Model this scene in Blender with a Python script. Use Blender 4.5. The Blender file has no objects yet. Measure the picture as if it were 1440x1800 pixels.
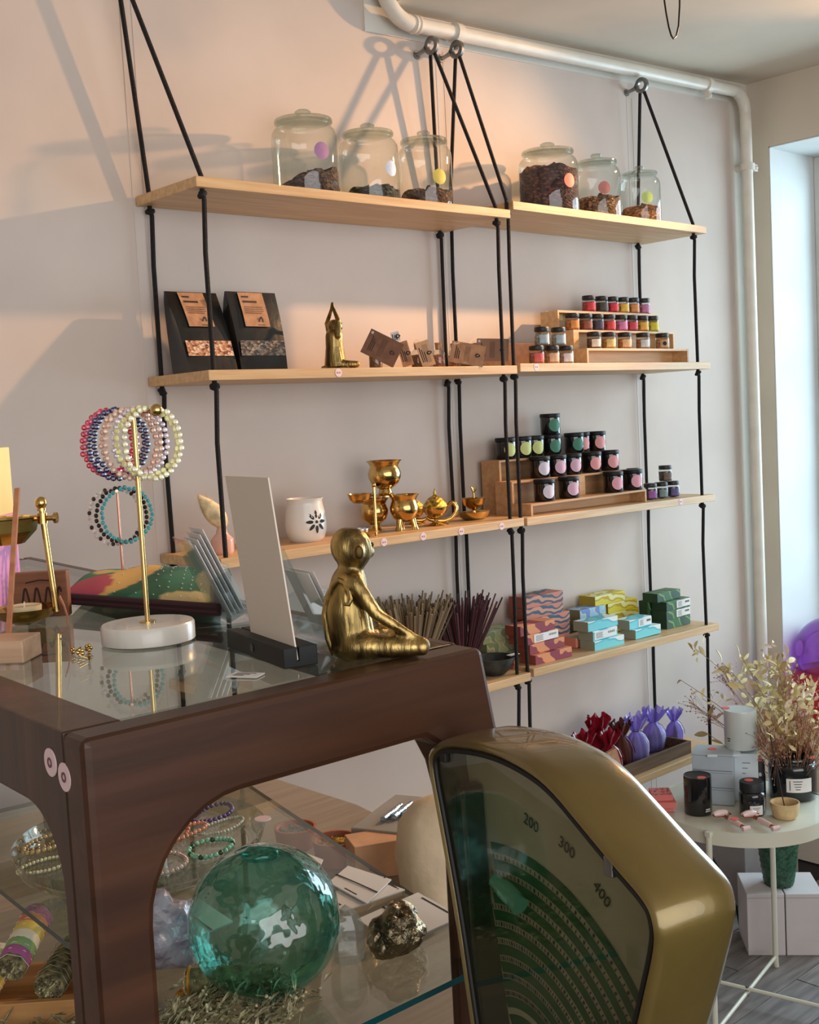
import bpy, bmesh, math, random
from mathutils import Vector, Matrix, Euler
random.seed(7)
PI=math.pi; R=math.radians
SC=bpy.context.scene; COL=SC.collection

# ---------------------------------------------------------------- camera
CAM=Vector((-1.24942,-2.12863,1.56878))
cd=bpy.data.cameras.new('camera'); cam=bpy.data.objects.new('camera',cd); COL.objects.link(cam)
cd.sensor_fit='HORIZONTAL'; cd.sensor_width=36; cd.lens=51.339; cd.clip_start=.02
cam.matrix_world=Matrix(((0.731939,0.090985,-0.675268,CAM.x),(-0.679381,0.021777,-0.733463,CAM.y),(-0.052029,0.995614,0.077753,CAM.z),(0,0,0,1)))
SC.camera=cam
# ---------------------------------------------------------------- world, lights, exposure
w=bpy.data.worlds.new('world'); SC.world=w; w.use_nodes=True
bg=w.node_tree.nodes['Background']; bg.inputs[0].default_value=(.80,.88,1,1); bg.inputs[1].default_value=.5
def lamp(name,kind,loc,target,energy,col,**kw):
    l=bpy.data.lights.new(name,kind); l.energy=energy; l.color=col
    for a,b in kw.items(): setattr(l,a,b)
    o=bpy.data.objects.new(name,l); COL.objects.link(o); o.location=loc
    o.rotation_euler=(Vector(target)-Vector(loc)).to_track_quat('-Z','Y').to_euler()
    return o
# daylight through the window in the right wall, through the shop front, and the warm wall spot under the ceiling
lamp('window_daylight','AREA',(3.5,-1.15,1.75),(1.0,-.9,1.2),86,(.64,.83,1),shape='RECTANGLE',size=2.0,size_y=2.0)
lamp('shop_front_daylight','AREA',(-1.3,-4.35,1.75),(-.6,0,1.4),56,(1,.965,.92),shape='RECTANGLE',size=4.6,size_y=2.1)
lamp('wall_spot','SPOT',(2.288,-.766,2.585),(-1.0,0,1.25),176,(1,.55,.25),spot_size=R(62),spot_blend=1,shadow_soft_size=.026)
SC.view_settings.view_transform='Standard'; SC.view_settings.look='None'; SC.view_settings.gamma=1
SC.view_settings.use_curve_mapping=False; SC.view_settings.exposure=0.62
SC.cycles.max_bounces=10; SC.cycles.transparent_max_bounces=24; SC.cycles.glossy_bounces=6; SC.cycles.diffuse_bounces=4
SC.cycles.caustics_reflective=False; SC.cycles.caustics_refractive=False; SC.cycles.sample_clamp_indirect=6

# ---------------------------------------------------------------- materials
def lin(c): return tuple(((x/255)/12.92 if x/255<=.04045 else ((x/255+.055)/1.055)**2.4) for x in c)+(1,)
MATS={}
def mat(name,col,rough=.5,metal=0,ns=0,na=.15,bump=0,bs=None,stretch=(1,1,1),coat=0,spec=.5,col2=None,trans=0,sss=0,lo=.35,hi=.65):
    if name in MATS: return MATS[name]
    m=bpy.data.materials.new(name); m.use_nodes=True; nt=m.node_tree; N=nt.nodes; L=nt.links
    b=N['Principled BSDF']; b.inputs['Base Color'].default_value=lin(col); b.inputs['Roughness'].default_value=rough
    b.inputs['Metallic'].default_value=metal; b.inputs['Coat Weight'].default_value=coat; b.inputs['Specular IOR Level'].default_value=spec
    if ns or bump:
        tc=N.new('ShaderNodeTexCoord'); mp=N.new('ShaderNodeMapping'); mp.inputs['Scale'].default_value=stretch
        L.new(tc.outputs['Object'],mp.inputs[0])
    if ns:
        t=N.new('ShaderNodeTexNoise'); t.inputs['Scale'].default_value=ns; t.inputs['Detail'].default_value=4
        L.new(mp.outputs[0],t.inputs['Vector'])
        r=N.new('ShaderNodeValToRGB'); r.color_ramp.elements[0].position=lo; r.color_ramp.elements[1].position=hi
        c2=col2 if col2 else tuple(min(255,x*(1+na)) for x in col); c1=col if col2 else tuple(x*(1-na) for x in col)
        r.color_ramp.elements[0].color=lin(c1); r.color_ramp.elements[1].color=lin(c2)
        L.new(t.outputs[0],r.inputs[0]); L.new(r.outputs[0],b.inputs['Base Color'])
    if bump:
        t2=N.new('ShaderNodeTexNoise'); t2.inputs['Scale'].default_value=bs or 40; t2.inputs['Detail'].default_value=5
        L.new(mp.outputs[0],t2.inputs['Vector']); bp=N.new('ShaderNodeBump'); bp.inputs['Strength'].default_value=bump; bp.inputs['Distance'].default_value=.01
        L.new(t2.outputs[0],bp.inputs['Height']); L.new(bp.outputs[0],b.inputs['Normal'])
    MATS[name]=m; return m
def glass(name,tint,ior=1.45,rough=.02,bump=0,bs=20,dens=0,tint2=None):
    """thin sheet of glass: clear with a tint, fresnel reflections on top; a deeper tint at grazing angles"""
    if name in MATS: return MATS[name]
    m=bpy.data.materials.new(name); m.use_nodes=True; nt=m.node_tree; N=nt.nodes; L=nt.links
    N.remove(N['Principled BSDF']); out=N['Material Output']
    tr=N.new('ShaderNodeBsdfTransparent'); tr.inputs[0].default_value=lin(tint)
    gl=N.new('ShaderNodeBsdfGlossy'); gl.inputs['Roughness'].default_value=rough; gl.inputs[0].default_value=(1,1,1,1)
    lf=N.new('ShaderNodeLayerWeight'); lf.inputs[0].default_value=.5; pw=N.new('ShaderNodeMath'); pw.operation='POWER'; pw.inputs[1].default_value=5
    f0=((ior-1)/(ior+1))**2; ma=N.new('ShaderNodeMath'); ma.operation='MULTIPLY_ADD'; ma.inputs[1].default_value=1-f0; ma.inputs[2].default_value=f0
    L.new(lf.outputs['Facing'],pw.inputs[0]); L.new(pw.outputs[0],ma.inputs[0]); fr=ma; mx=N.new('ShaderNodeMixShader')
    if tint2:
        lw=N.new('ShaderNodeLayerWeight'); lw.inputs[0].default_value=.35
        mc=N.new('ShaderNodeMix'); mc.data_type='RGBA'; mc.inputs[6].default_value=lin(tint); mc.inputs[7].default_value=lin(tint2)
        L.new(lw.outputs['Facing'],mc.inputs[0]); L.new(mc.outputs[2],tr.inputs[0])
    if bump:
        tc=N.new('ShaderNodeTexCoord'); t=N.new('ShaderNodeTexNoise'); t.inputs['Scale'].default_value=bs; t.inputs['Detail'].default_value=2
        L.new(tc.outputs['Object'],t.inputs['Vector']); bp=N.new('ShaderNodeBump'); bp.inputs['Strength'].default_value=bump; bp.inputs['Distance'].default_value=.01
        L.new(t.outputs[0],bp.inputs['Height']); L.new(bp.outputs[0],gl.inputs['Normal']); L.new(bp.outputs[0],lf.inputs['Normal'])
    src=tr.outputs[0]
    if dens:
        df=N.new('ShaderNodeBsdfDiffuse'); df.inputs[0].default_value=lin(tint); m2=N.new('ShaderNodeMixShader'); m2.inputs[0].default_value=dens
        L.new(tr.outputs[0],m2.inputs[1]); L.new(df.outputs[0],m2.inputs[2]); src=m2.outputs[0]
    L.new(fr.outputs[0],mx.inputs[0]); L.new(src,mx.inputs[1]); L.new(gl.outputs[0],mx.inputs[2]); L.new(mx.outputs[0],out.inputs[0])
    MATS[name]=m; return m
def wood(name,c1,c2,rough=.5,scale=6,axis=0,coat=0):
    st=[14,14,14]; st[axis]=.8
    return mat(name,c1,rough,ns=scale,col2=c2,stretch=tuple(st),bump=.08,bs=scale*3,coat=coat)
def wave(name,cols,scale,axis='Z',dist=6,rough=.5,detail_scale=2,sawtooth=False,thr=(.45,.5)):
    """two printed colours parted by a ragged line"""
    if name in MATS: return MATS[name]
    m=bpy.data.materials.new(name); m.use_nodes=True; nt=m.node_tree; N=nt.nodes; L=nt.links; b=N['Principled BSDF']; b.inputs['Roughness'].default_value=rough
    tc=N.new('ShaderNodeTexCoord'); t=N.new('ShaderNodeTexWave'); t.bands_direction=axis; t.inputs['Scale'].default_value=scale
    t.inputs['Distortion'].default_value=dist; t.inputs['Detail'].default_value=2; t.inputs['Detail Scale'].default_value=detail_scale
    if sawtooth: t.wave_profile='SAW'
    L.new(tc.outputs['Object'],t.inputs[0]); r=N.new('ShaderNodeValToRGB'); r.color_ramp.interpolation='CONSTANT'
    e=r.color_ramp.elements; e[0].color=lin(cols[0]); e[0].position=0; e[1].color=lin(cols[1]); e[1].position=thr[0]
    if len(cols)>2:
        n=e.new(thr[1]); n.color=lin(cols[2])
    L.new(t.outputs[1],r.inputs[0]); L.new(r.outputs[0],b.inputs['Base Color']); MATS[name]=m; return m

# ---------------------------------------------------------------- mesh helpers
class MB:
    def __init__(s): s.v=[]; s.f=[]; s.m=[]; s.M=Matrix()
    def add(s,vs,fs,mi=0):
        n=len(s.v); s.v+=[tuple(s.M@Vector(p)) for p in vs]; s.f+=[tuple(i+n for i in f) for f in fs]; s.m+=[mi]*len(fs); return s
    def box(s,x0,y0,z0,x1,y1,z1,mi=0):
        return s.add([(x0,y0,z0),(x1,y0,z0),(x1,y1,z0),(x0,y1,z0),(x0,y0,z1),(x1,y0,z1),(x1,y1,z1),(x0,y1,z1)],
            [(0,3,2,1),(4,5,6,7),(0,1,5,4),(1,2,6,5),(2,3,7,6),(3,0,4,7)],mi)
    def cbox(s,sx,sy,sz,mi=0,z0=0): return s.box(-sx/2,-sy/2,z0,sx/2,sy/2,z0+sz,mi)
    def hexa(s,b,t,mi=0): return s.add(list(b)+list(t),[(0,3,2,1),(4,5,6,7),(0,1,5,4),(1,2,6,5),(2,3,7,6),(3,0,4,7)],mi)
    def lathe(s,pr,n=32,mi=0,jag=None,closed=False):
        vs=[];fs=[];rings=[]
        for j,(r,z) in enumerate(pr):
            if r<1e-6: rings.append([len(vs)]); vs.append((0,0,z)); continue
            ring=[]
            for i in range(n):
                a=2*PI*i/n; rr,zz=(r,z) if not jag else jag(r,z,a,j)
                ring.append(len(vs)); vs.append((rr*math.cos(a),rr*math.sin(a),zz))
            rings.append(ring)
        seq=list(zip(rings,rings[1:]))
        if closed: seq.append((rings[-1],rings[0]))
        for a,b in seq:
            if len(a)==1 and len(b)==1: continue
            for i in range(n):
                k=(i+1)%n
                if len(a)==1: fs.append((a[0],b[i],b[k])) 
                elif len(b)==1: fs.append((a[i],a[k],b[0]))
                else: fs.append((a[i],a[k],b[k],b[i]))
        return s.add(vs,fs,mi)
    def tube(s,pts,r,n=8,closed=False,mi=0,caps=True):
        P=[Vector(p) for p in pts]; m=len(P); vs=[];fs=[]; up=None
        rr=r if isinstance(r,(list,tuple)) else [r]*m
        for i in range(m):
            if closed: t=(P[(i+1)%m]-P[i-1])
            else: t=P[min(i+1,m-1)]-P[max(i-1,0)]
            t.normalize()
            if up is None:
                up=Vector((0,0,1)) if abs(t.z)<.9 else Vector((1,0,0))
            x=(up-t*up.dot(t)).normalized(); y=t.cross(x); up=x
            for k in range(n):
                a=2*PI*k/n; vs.append(P[i]+(x*math.cos(a)+y*math.sin(a))*rr[i])
        for i in range(m if closed else m-1):
            j=(i+1)%m
            for k in range(n):
                l=(k+1)%n; fs.append((i*n+k,i*n+l,j*n+l,j*n+k))
        if caps and not closed: fs.append(tuple(range(n))[::-1]); fs.append(tuple((m-1)*n+k for k in range(n)))
        return s.add(vs,fs,mi)
    def prism(s,poly,d,mi=0):
        """poly in (x,z), extruded from y=0 to y=d"""
        n=len(poly); vs=[(x,0,z) for x,z in poly]+[(x,d,z) for x,z in poly]
        fs=[tuple(range(n)),tuple(range(2*n-1,n-1,-1))]+[(i,i+n,(i+1)%n+n,(i+1)%n) for i in range(n)]
        return s.add(vs,fs,mi)
    def ball(s,c,r,nu=12,nv=8,mi=0):
        r=r if isinstance(r,(tuple,list)) else (r,r,r); M0=s.M
        pr=[(math.sin(PI*j/nv),-math.cos(PI*j/nv)) for j in range(nv+1)]; pr[0]=(0,-1); pr[-1]=(0,1)
        s.M=M0@Matrix.Translation(c)@Matrix.Diagonal((r[0],r[1],r[2],1)); s.lathe(pr,nu,mi); s.M=M0; return s
    def torus(s,R_,r,n=24,k=8,mi=0,ax='z'):
        pts=[]
        for i in range(n):
            a=2*PI*i/n; c,d=R_*math.cos(a),R_*math.sin(a)
            pts.append({'z':(c,d,0),'x':(0,c,d),'y':(c,0,d)}[ax])
        return s.tube(pts,r,k,closed=True,mi=mi)
def link(o,parent=None): 
    COL.objects.link(o)
    if parent: o.parent=parent
    return o
def mesh(name,mb,mats,smooth=40):
    me=bpy.data.meshes.new(name); me.from_pydata(mb.v,[],mb.f); me.update()
    for m in (mats if isinstance(mats,(list,tuple)) else [mats]): me.materials.append(m)
    me.polygons.foreach_set('material_index',mb.m)
    bm=bmesh.new(); bm.from_mesh(me); bmesh.ops.recalc_face_normals(bm,faces=bm.faces); bm.to_mesh(me); bm.free()
    if smooth: me.shade_smooth(); me.set_sharp_from_angle(angle=R(smooth))
    return me
def obj(name,mb,mats,parent=None,loc=(0,0,0),rot=(0,0,0),smooth=40,bevel=0):
    me=mb if isinstance(mb,bpy.types.Mesh) else mesh(name,mb,mats,smooth)
    o=bpy.data.objects.new(name,me); o.location=loc; o.rotation_euler=rot; link(o,parent)
    if bevel:
        b=o.modifiers.new('bevel','BEVEL'); b.width=bevel; b.segments=2; b.limit_method='ANGLE'; b.angle_limit=R(50)
    return o
def tag(o,label,cat,group=None):
    o['label']=label; o['category']=cat
    if group: o['group']=group
    return o
def thing(name,label,cat,loc=(0,0,0),rz=0,group=None):
    o=bpy.data.objects.new(name,None); o.empty_display_size=.02; o.location=loc; o.rotation_euler=(0,0,rz); COL.objects.link(o)
    return tag(o,label,cat,group)
def struct(o): o['kind']='structure'; return o
def stuff(o): o['kind']='stuff'; return o
def text(body,size,m,parent,loc,rot=(0,0,0),name='lettering',ext=.0002):
    c=bpy.data.curves.new(name,'FONT'); c.body=body; c.size=size; c.extrude=ext; c.align_x='CENTER'; c.align_y='CENTER'; c.materials.append(m); c.resolution_u=2
    t=bpy.data.objects.new(name,c); COL.objects.link(t); dg=bpy.context.evaluated_depsgraph_get(); me=bpy.data.meshes.new_from_object(t.evaluated_get(dg)); bpy.data.objects.remove(t)
    o=bpy.data.objects.new(name,me); o.location=loc; o.rotation_euler=rot; return link(o,parent)
def facing(p): return math.atan2(CAM.y-p[1],CAM.x-p[0])
def patch(r,a0,zc,w,h,disc=False,n=12,off=.0006):
    """label lying on a cylinder of radius r, centred at angle a0 and height zc"""
    mb=MB(); vs=[];fs=[]
    if disc:
        vs.append((0,0))
        for ring in (.5,1):
            for i in range(20): vs.append((ring*w/2*math.cos(2*PI*i/20),ring*h/2*math.sin(2*PI*i/20)))
        for i in range(20):
            j=(i+1)%20; fs.append((0,1+i,1+j)); fs.append((1+i,21+i,21+j,1+j))
    else:
        for i in range(n+1):
            for z in (-h/2,h/2): vs.append((w*(i/n-.5),z))
        for i in range(n): fs.append((2*i,2*i+2,2*i+3,2*i+1))
    rr=r+off
    return mb.add([(rr*math.cos(a0+x/rr),rr*math.sin(a0+x/rr),zc+z) for x,z in vs],fs)
def blob(name,mb,m,parent,voxel,loc=(0,0,0),rot=(0,0,0),smooth=6):
    """fuses overlapping solids to one continuous skin"""
    me=mesh('tmp',mb,m,0); t=bpy.data.objects.new('tmp',me); COL.objects.link(t)
    r=t.modifiers.new('r','REMESH'); r.mode='VOXEL'; r.voxel_size=voxel
    s=t.modifiers.new('s','SMOOTH'); s.factor=.5; s.iterations=smooth
    dg=bpy.context.evaluated_depsgraph_get(); dg.update(); me2=bpy.data.meshes.new_from_object(t.evaluated_get(dg)); bpy.data.objects.remove(t)
    me2.name=name
    if not me2.materials: me2.materials.append(m)
    me2.shade_smooth()
    o=bpy.data.objects.new(name,me2); o.location=loc; o.rotation_euler=rot; return link(o,parent)
def limb(mb,a,b,ra,rb,n=7):
    a=Vector(a);b=Vector(b)
    for i in range(n+1):
        t=i/n; mb.ball(a.lerp(b,t),ra+(rb-ra)*t,12,8)
def copy_tree(o,parent=None):
    c=o.copy(); COL.objects.link(c); c.parent=parent
    for ch in list(o.children): copy_tree(ch,c)
    return c

# ---------------------------------------------------------------- palette
M_wall=mat('pink_plaster',(206,192,183),.9,ns=3,na=.025,bump=.05,bs=14)
M_white=mat('white_paint',(214,210,202),.7,ns=4,na=.02,bump=.03,bs=30)
M_reveal=mat('reveal_paint',(214,216,216),.7,ns=4,na=.02)
M_ceil=mat('ceiling_paint',(214,202,186),.9,ns=3,na=.02)
M_pipe=mat('pipe_paint',(222,216,204),.35,ns=20,na=.02)
M_oak=wood('light_oak',(216,180,134),(198,156,108),.45)
M_oakend=wood('oak_end_grain',(150,112,76),(128,92,60),.6,axis=1)
M_rope=mat('black_rope',(20,17,19),.85,bump=.5,bs=400)
M_steel=mat('grey_cast_metal',(140,140,138),.38,1,ns=30,na=.1)
M_brass=mat('polished_brass',(206,172,108),.16,1,ns=25,na=.08,bump=.03,bs=60)
M_gold=mat('antique_gold',(146,124,78),.36,1,ns=60,na=.3,bump=.35,bs=110,stretch=(1,1,.16))
M_clear=glass('clear_glass',(250,252,250),1.62,.015,tint2=(214,222,216))
M_lid=glass('lid_glass',(246,250,246),1.9,.03,tint2=(188,200,190))
M_black=mat('black_plastic',(18,19,21),.5,coat=.0,spec=.3)
M_matblack=mat('matt_black',(26,28,30),.55)
M_kraft=mat('kraft_card',(178,132,98),.8,ns=60,na=.08)
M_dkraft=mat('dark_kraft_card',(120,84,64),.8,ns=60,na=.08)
M_ink=mat('dark_ink',(40,34,36),.7)
M_paper=mat('white_paper',(232,230,228),.75)
M_pinkst=mat('pale_pink_sticker',(232,204,208),.6)
M_coral=mat('coral_sticker',(240,104,96),.6)

# ================================================================ the room
CZ=lambda x: 2.557+.042*(x-.703)          # the lowered ceiling falls a little to the left
wb=MB().box(-4.2,0,0,2.33,.12,3.1); struct(obj('wall_back',wb,M_wall,smooth=0))
wl=MB().box(-4.32,-4.5,0,-4.2,.12,3.1); struct(obj('wall_left',wl,M_white,smooth=0))
# right wall with a deep window recess
wr=MB(); X0=2.332; X1=2.72; yL,yR,zS,zH=-.078,-1.62,.45,2.408
wr.box(X0,yL,0,X1,.0,2.9).box(X0,-4.5,0,X1,yR,2.9).box(X0,yR,0,X1,yL,zS).box(X0,yR,zH,X1,yL,2.9)
struct(obj('wall_right',wr,M_ceil,smooth=0))
rv=MB().box(X0+.002,yL-.004,zS,X1,yL-.0005,zH).box(X0+.002,yR+.0005,zS,X1,yR+.004,zH).box(X0+.002,yR,zH-.004,X1,yL,zH-.0005).box(X0-.02,yR,zS,X1,yL,zS+.012)
struct(obj('trim_1',rv,M_reveal,smooth=0))
win=MB(); xw=2.62
win.box(xw,yL-.06,zS+.01,xw+.06,yL-.004,zH-.004).box(xw,yR+.004,zS+.01,xw+.06,yR+.06,zH-.004).box(xw,yR+.06,zH-.064,xw+.06,yL-.06,zH-.004).box(xw,yR+.06,zS+.012,xw+.06,yL-.06,zS+.07).box(xw,-.88,zS+.07,xw+.06,-.82,zH-.064)
wo=struct(obj('window_1',win,M_white,smooth=0,bevel=.004))
obj('pane',MB().box(xw+.025,-.82,zS+.07,xw+.031,yL-.06,zH-.064),M_clear,wo,smooth=0)
obj('pane',MB().box(xw+.025,yR+.06,zS+.07,xw+.031,-.88,zH-.064),M_clear,wo,smooth=0)
# front of the shop with a wide window, behind the camera
wf=MB().box(-4.2,-4.62,0,2.7,-4.5,.55).box(-4.2,-4.62,2.85,2.7,-4.5,3.1).box(-4.2,-4.62,.55,-3.7,-4.5,2.85).box(1.2,-4.62,.55,2.7,-4.5,2.85)
struct(obj('wall_front',wf,M_white,smooth=0))
ce=MB(); ce.hexa([(.703,-4.5,CZ(.703)),(2.332,-4.5,CZ(2.332)),(2.332,0,CZ(2.332)),(.703,0,CZ(.703))],[(.703,-4.5,3.1),(2.332,-4.5,3.1),(2.332,0,3.1),(.703,0,3.1)])
ce.box(-4.32,-4.62,3.1,2.72,.12,3.2); struct(obj('ceiling',ce,M_ceil,smooth=0))
# white border painted boards along the top and the right of the pink panel
tb=MB(); tb.hexa([(.6447,-.004,2.4933),(2.2197,-.004,2.553),(2.2197,.001,2.553),(.6447,.001,2.4933)],[(.6447,-.004,2.9),(2.2197,-.004,2.9),(2.2197,.001,2.9),(.6447,.001,2.9)])
tb.hexa([(2.24,-.004,0),(2.332,-.004,0),(2.332,.001,0),(2.24,.001,0)],[(2.2197,-.004,2.9),(2.332,-.004,2.9),(2.332,.001,2.9),(2.2197,.001,2.9)])
struct(obj('trim_2',tb,M_white,smooth=0))
# shallow seams of the wall panelling
sm=MB()
for x in (-.004,.88,1.67):
    for dx in (0,.026): sm.box(x+dx-.0012,-.0007,0,x+dx+.0015,.001,2.49)
struct(obj('trim_3',sm,M_wall,smooth=0))
# floor of grey planks
fl=MB().box(-4.2,-4.5,-.1,2.72,0,-.008); F=struct(obj('floor',fl,mat('floor_joint',(48,46,46),.9),smooth=0))
PM=[mat('grey_plank_%d'%i,c,.42,ns=5,na=.16,stretch=(1,9,9),bump=.05,bs=30) for i,c in enumerate(((118,112,110),(106,101,100),(126,119,116)))]
pme=[mesh('plank',MB().box(-.4,-.07,-.008,.4,.07,0),m,0) for m in PM]
for j in range(9):
    for i in range(4):
        y=-1.32+j*.142; x=.1+i*.803+(.37*j)%.8
        if x>2.05 or (y<-.85 and x<.6): continue
        e=min(x+.4,2.331); L_=e-(x-.4)
        if L_<.06: continue
        o=obj('plank',pme[(i*2+j*5)%3],None,F,(e-L_/2,y,0)); o.scale=((L_-.002)/.8,1,1)

# ---------------------------------------------------------------- heating pipe under the ceiling
t=thing('heating_pipe','white painted heating pipe under the ceiling with clamps, turning down the corner','pipe')
def arc(c,r,a0,a1,u,v,n=7): return [tuple(c[i]+r*(math.cos(a0+(a1-a0)*k/n)*u[i]+math.sin(a0+(a1-a0)*k/n)*v[i]) for i in range(3)) for k in range(n+1)]
pz=lambda x: 2.5165+.0395*(x-.70)
run=[(.755,-.045,pz(.755))]+[(x,-.045,pz(x)) for x in (1.0,1.5,2.0)]+[(2.19,-.045,pz(2.19))]
obj('pipe_run',MB().tube(run,.0185,16),M_pipe,t)
el=arc((2.19,-.045,pz(2.19)-.062),.062,PI/2,0,(1,0,0),(0,0,1)); obj('elbow',MB().tube([run[-1]]+el,.0195,16),M_pipe,t)
obj('downpipe',MB().tube([el[-1],(2.256,-.045,1.5),(2.262,-.045,.02)],.0185,16),M_pipe,t)
el2=arc((.755,-.045,pz(.755)+.085),.085,-PI/2,-PI,(1,0,0),(0,0,1)); obj('elbow',MB().tube([run[0]]+el2+[(.668,-.045,2.75)],.0195,16),M_pipe,t)
for x in (.775,.762): obj('collar',MB().tube([(x,-.045,pz(x)),(x+.006,-.045,pz(x)+.0003)],.0225,16),M_pipe,t)
for p,ax in (((.9122,-.045,pz(.912)),0),((2.0296,-.045,pz(2.03)),0),((2.2545,-.045,2.3387),2)):
    mb=MB(); d=[0,0,0]; d[ax]=.011
    mb.tube([tuple(p[i]-d[i] for i in range(3)),tuple(p[i]+d[i] for i in range(3))],.0245,16)
    mb.tube([(p[0],0,p[2]),(p[0],-.022,p[2])],.009,8)
    if ax==0: mb.box(p[0]-.007,p[1]-.012,p[2]-.042,p[0]+.007,p[1]+.004,p[2]-.02); mb.ball((p[0],p[1]-.012,p[2]-.034),.006)
    else: mb.box(p[0]+.02,p[1]-.012,p[2]-.011,p[0]+.045,p[1]+.006,p[2]+.011); mb.ball((p[0]+.034,p[1]-.012,p[2]),.007)
    obj('pipe_clamp',mb,M_pipe,t)
# wire loop from the ceiling
tag(obj('wire_loop',MB().tube([(1.2623, -0.42, 2.585),(1.2636, -0.42, 2.5662),(1.2691, -0.42, 2.5373),(1.2791, -0.42, 2.5037),(1.2877, -0.42, 2.4861),(1.2971, -0.42, 2.4796),(1.3098, -0.42, 2.4887),(1.3213, -0.42, 2.5156),(1.3291, -0.42, 2.5655),(1.3311, -0.42, 2.599)],.0022,8),mat('dark_wire',(40,34,30),.3,.6)),'thin dark wire loop hanging from the ceiling','wire')

# ---------------------------------------------------------------- hooks and hanging shelves
hooks={}
def hook(x,z,label):
    t=thing('wall_hook',label,'hook',(x,0,z),0,'cast hooks of the hanging shelves')
    mb=MB(); n=20
    vs=[];fs=[]
    for i in range(n):
        a=2*PI*i/n
        for dx,rr in ((-.004,.0115),(.004,.0115),(.0055,.0165),(.004,.0225),(-.004,.0225),(-.0055,.0165)): vs.append((dx,-.056+rr*math.cos(a),rr*math.sin(a)))
    for i in range(n):
        j=(i+1)%n
        for q in range(6): fs.append((i*6+q,i*6+(q+1)%6,j*6+(q+1)%6,j*6+q))
    mb.add(vs,fs); obj('ring',mb,M_steel,t)
    obj('shank',MB().tube([(0,-.037,-.002),(0,-.03,-.004),(0,-.02,-.006),(0,-.006,-.008),(0,.0,-.008)],[.0085,.0062,.005,.0055,.006],12),M_steel,t)
    obj('wall_plate',MB().tube([(0,-.004,-.008),(0,.0,-.008)],.0105,12),M_steel,t)
    return (x,-.056,z)
H1=hook(-.036,2.49,'grey ring hook above the end of the shelves by the stack of black tea pouches')
H2=hook(0.8125,2.4748,'grey ring hook under the pipe, nearer the three wide tea jars')
H3=hook(0.8993,2.4803,'grey ring hook under the pipe, just beside the pipe clamp')
H4=hook(1.6690,2.5104,'grey ring hook alone near the corner with the downpipe')
T_=.02; D_=.2267
SHZ={'L':[(2.0498,.01029,0),(1.68532,.00338,0),(1.32138,-.00341,0),(.93467,0,0),(.56936,0,0)],
     'R':[(2.08086,0,.88),(1.69299,.0003,.88),(1.31699,-.01023,.88),(.94152,-.01862,.88),(.56232,0,.88)]}
XR={'L':(0,.88),'R':(.891,1.7195)}
def sz(k,i,x): z,s,x0=SHZ[k][i]; return z+s*(x-x0)
M_stk_eye=mat('sticker_print',(180,120,130),.6)
def shelf(k,label,ropes,hk):
    t=thing('hanging_shelf',label,'shelf',(0,0,0),0,'oak rope shelves'); boards=[]
    for i in range(5):
        x0,x1=XR[k]; mb=MB()
        mb.hexa([(x0,-D_,sz(k,i,x0)-T_),(x1,-D_,sz(k,i,x1)-T_),(x1,-.003,sz(k,i,x1)-T_),(x0,-.003,sz(k,i,x0)-T_)],[(x0,-D_,sz(k,i,x0)),(x1,-D_,sz(k,i,x1)),(x1,-.003,sz(k,i,x1)),(x0,-.003,sz(k,i,x0))])
        o=obj('shelf_board',mb,[M_oak],t,smooth=0,bevel=.0012)
        boards.append(o)
    for s in (0,1):
        hx,hy,hz=hk[s]; xr=ropes[s]
        for y,sgn in ((-.211,-1),(-.018,1)):
            pts=[(hx,hy+.010*sgn*.2,hz-.0135),(hx+.002,hy+sgn*.008,hz-.022)]; last=None
            pts.append((xr,y,sz(k,0,xr)+.004))
            for i in range(5):
                zt=sz(k,i,xr); pts.append((xr,y,zt-T_-.004))
                if i<4:
                    j=random.uniform(-.0035,.0035); pts+= [(xr+.003,y-.001,zt-T_-.02),(xr+j,y,zt-T_-.12),(xr,y,sz(k,i+1,xr)+.003)]
            pts[-1]=(xr,y,sz(k,4,xr)-T_-.018)
            r=obj('rope',MB().tube(pts,.0048,8),M_rope,t)
            for i in range(5):
                zz=sz(k,i,xr)-T_-.011; kb=MB(); a=random.uniform(0,6)
                kb.M=Matrix.Translation((xr,y,zz))@Euler((.5,.3,a)).to_matrix().to_4x4()
                kb.torus(.0062,.0048,10,6).ball((0,0,0),(.008,.006,.009),8,6)
                obj('knot',kb,M_rope,r)
    return t,boards
SL,BL=shelf('L','light oak rope shelves carrying the black tea pouches, monkey and brass burners',(.022,.847),(H1,H2))
SR,BR_=shelf('R','light oak rope shelves carrying the spice jars and black candles, next to the corner',(.8852,1.676),(H3,H4))
def board_sticker(b,p):
    mb=MB(); mb.M=Matrix.Translation((p[0],-D_-.0001,p[2]))@Matrix.Rotation(PI/2,4,'X')
    o=obj('price_sticker',mb.lathe([(0,.0006),(.0088,.0006),(.0088,0)],18),M_pinkst,b)
    e=MB()
    for dx in (-.003,.003): e.M=Matrix.Translation((p[0]+dx,-D_-.0008,p[2]))@Matrix.Rotation(PI/2,4,'X'); e.lathe([(0,.0003),(.0021,.0003),(.0021,0)],10)
    o2=obj('price_sticker',e,M_stk_eye,b); 
for i,p in ((1,(0.3202, -0.2267, 1.6769)),(2,(0.4213, -0.2267, 1.3085)),(2,(0.5393, -0.2267, 1.3085)),(2,(0.6611, -0.2267, 1.3076)),(2,(0.7989, -0.2267, 1.3057))): board_sticker(BL[i],p)
for i,p in ((1,(0.9501, -0.2267, 1.6842)),(2,(1.545, -0.2267, 1.3009))): board_sticker(BR_[i],p)

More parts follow.
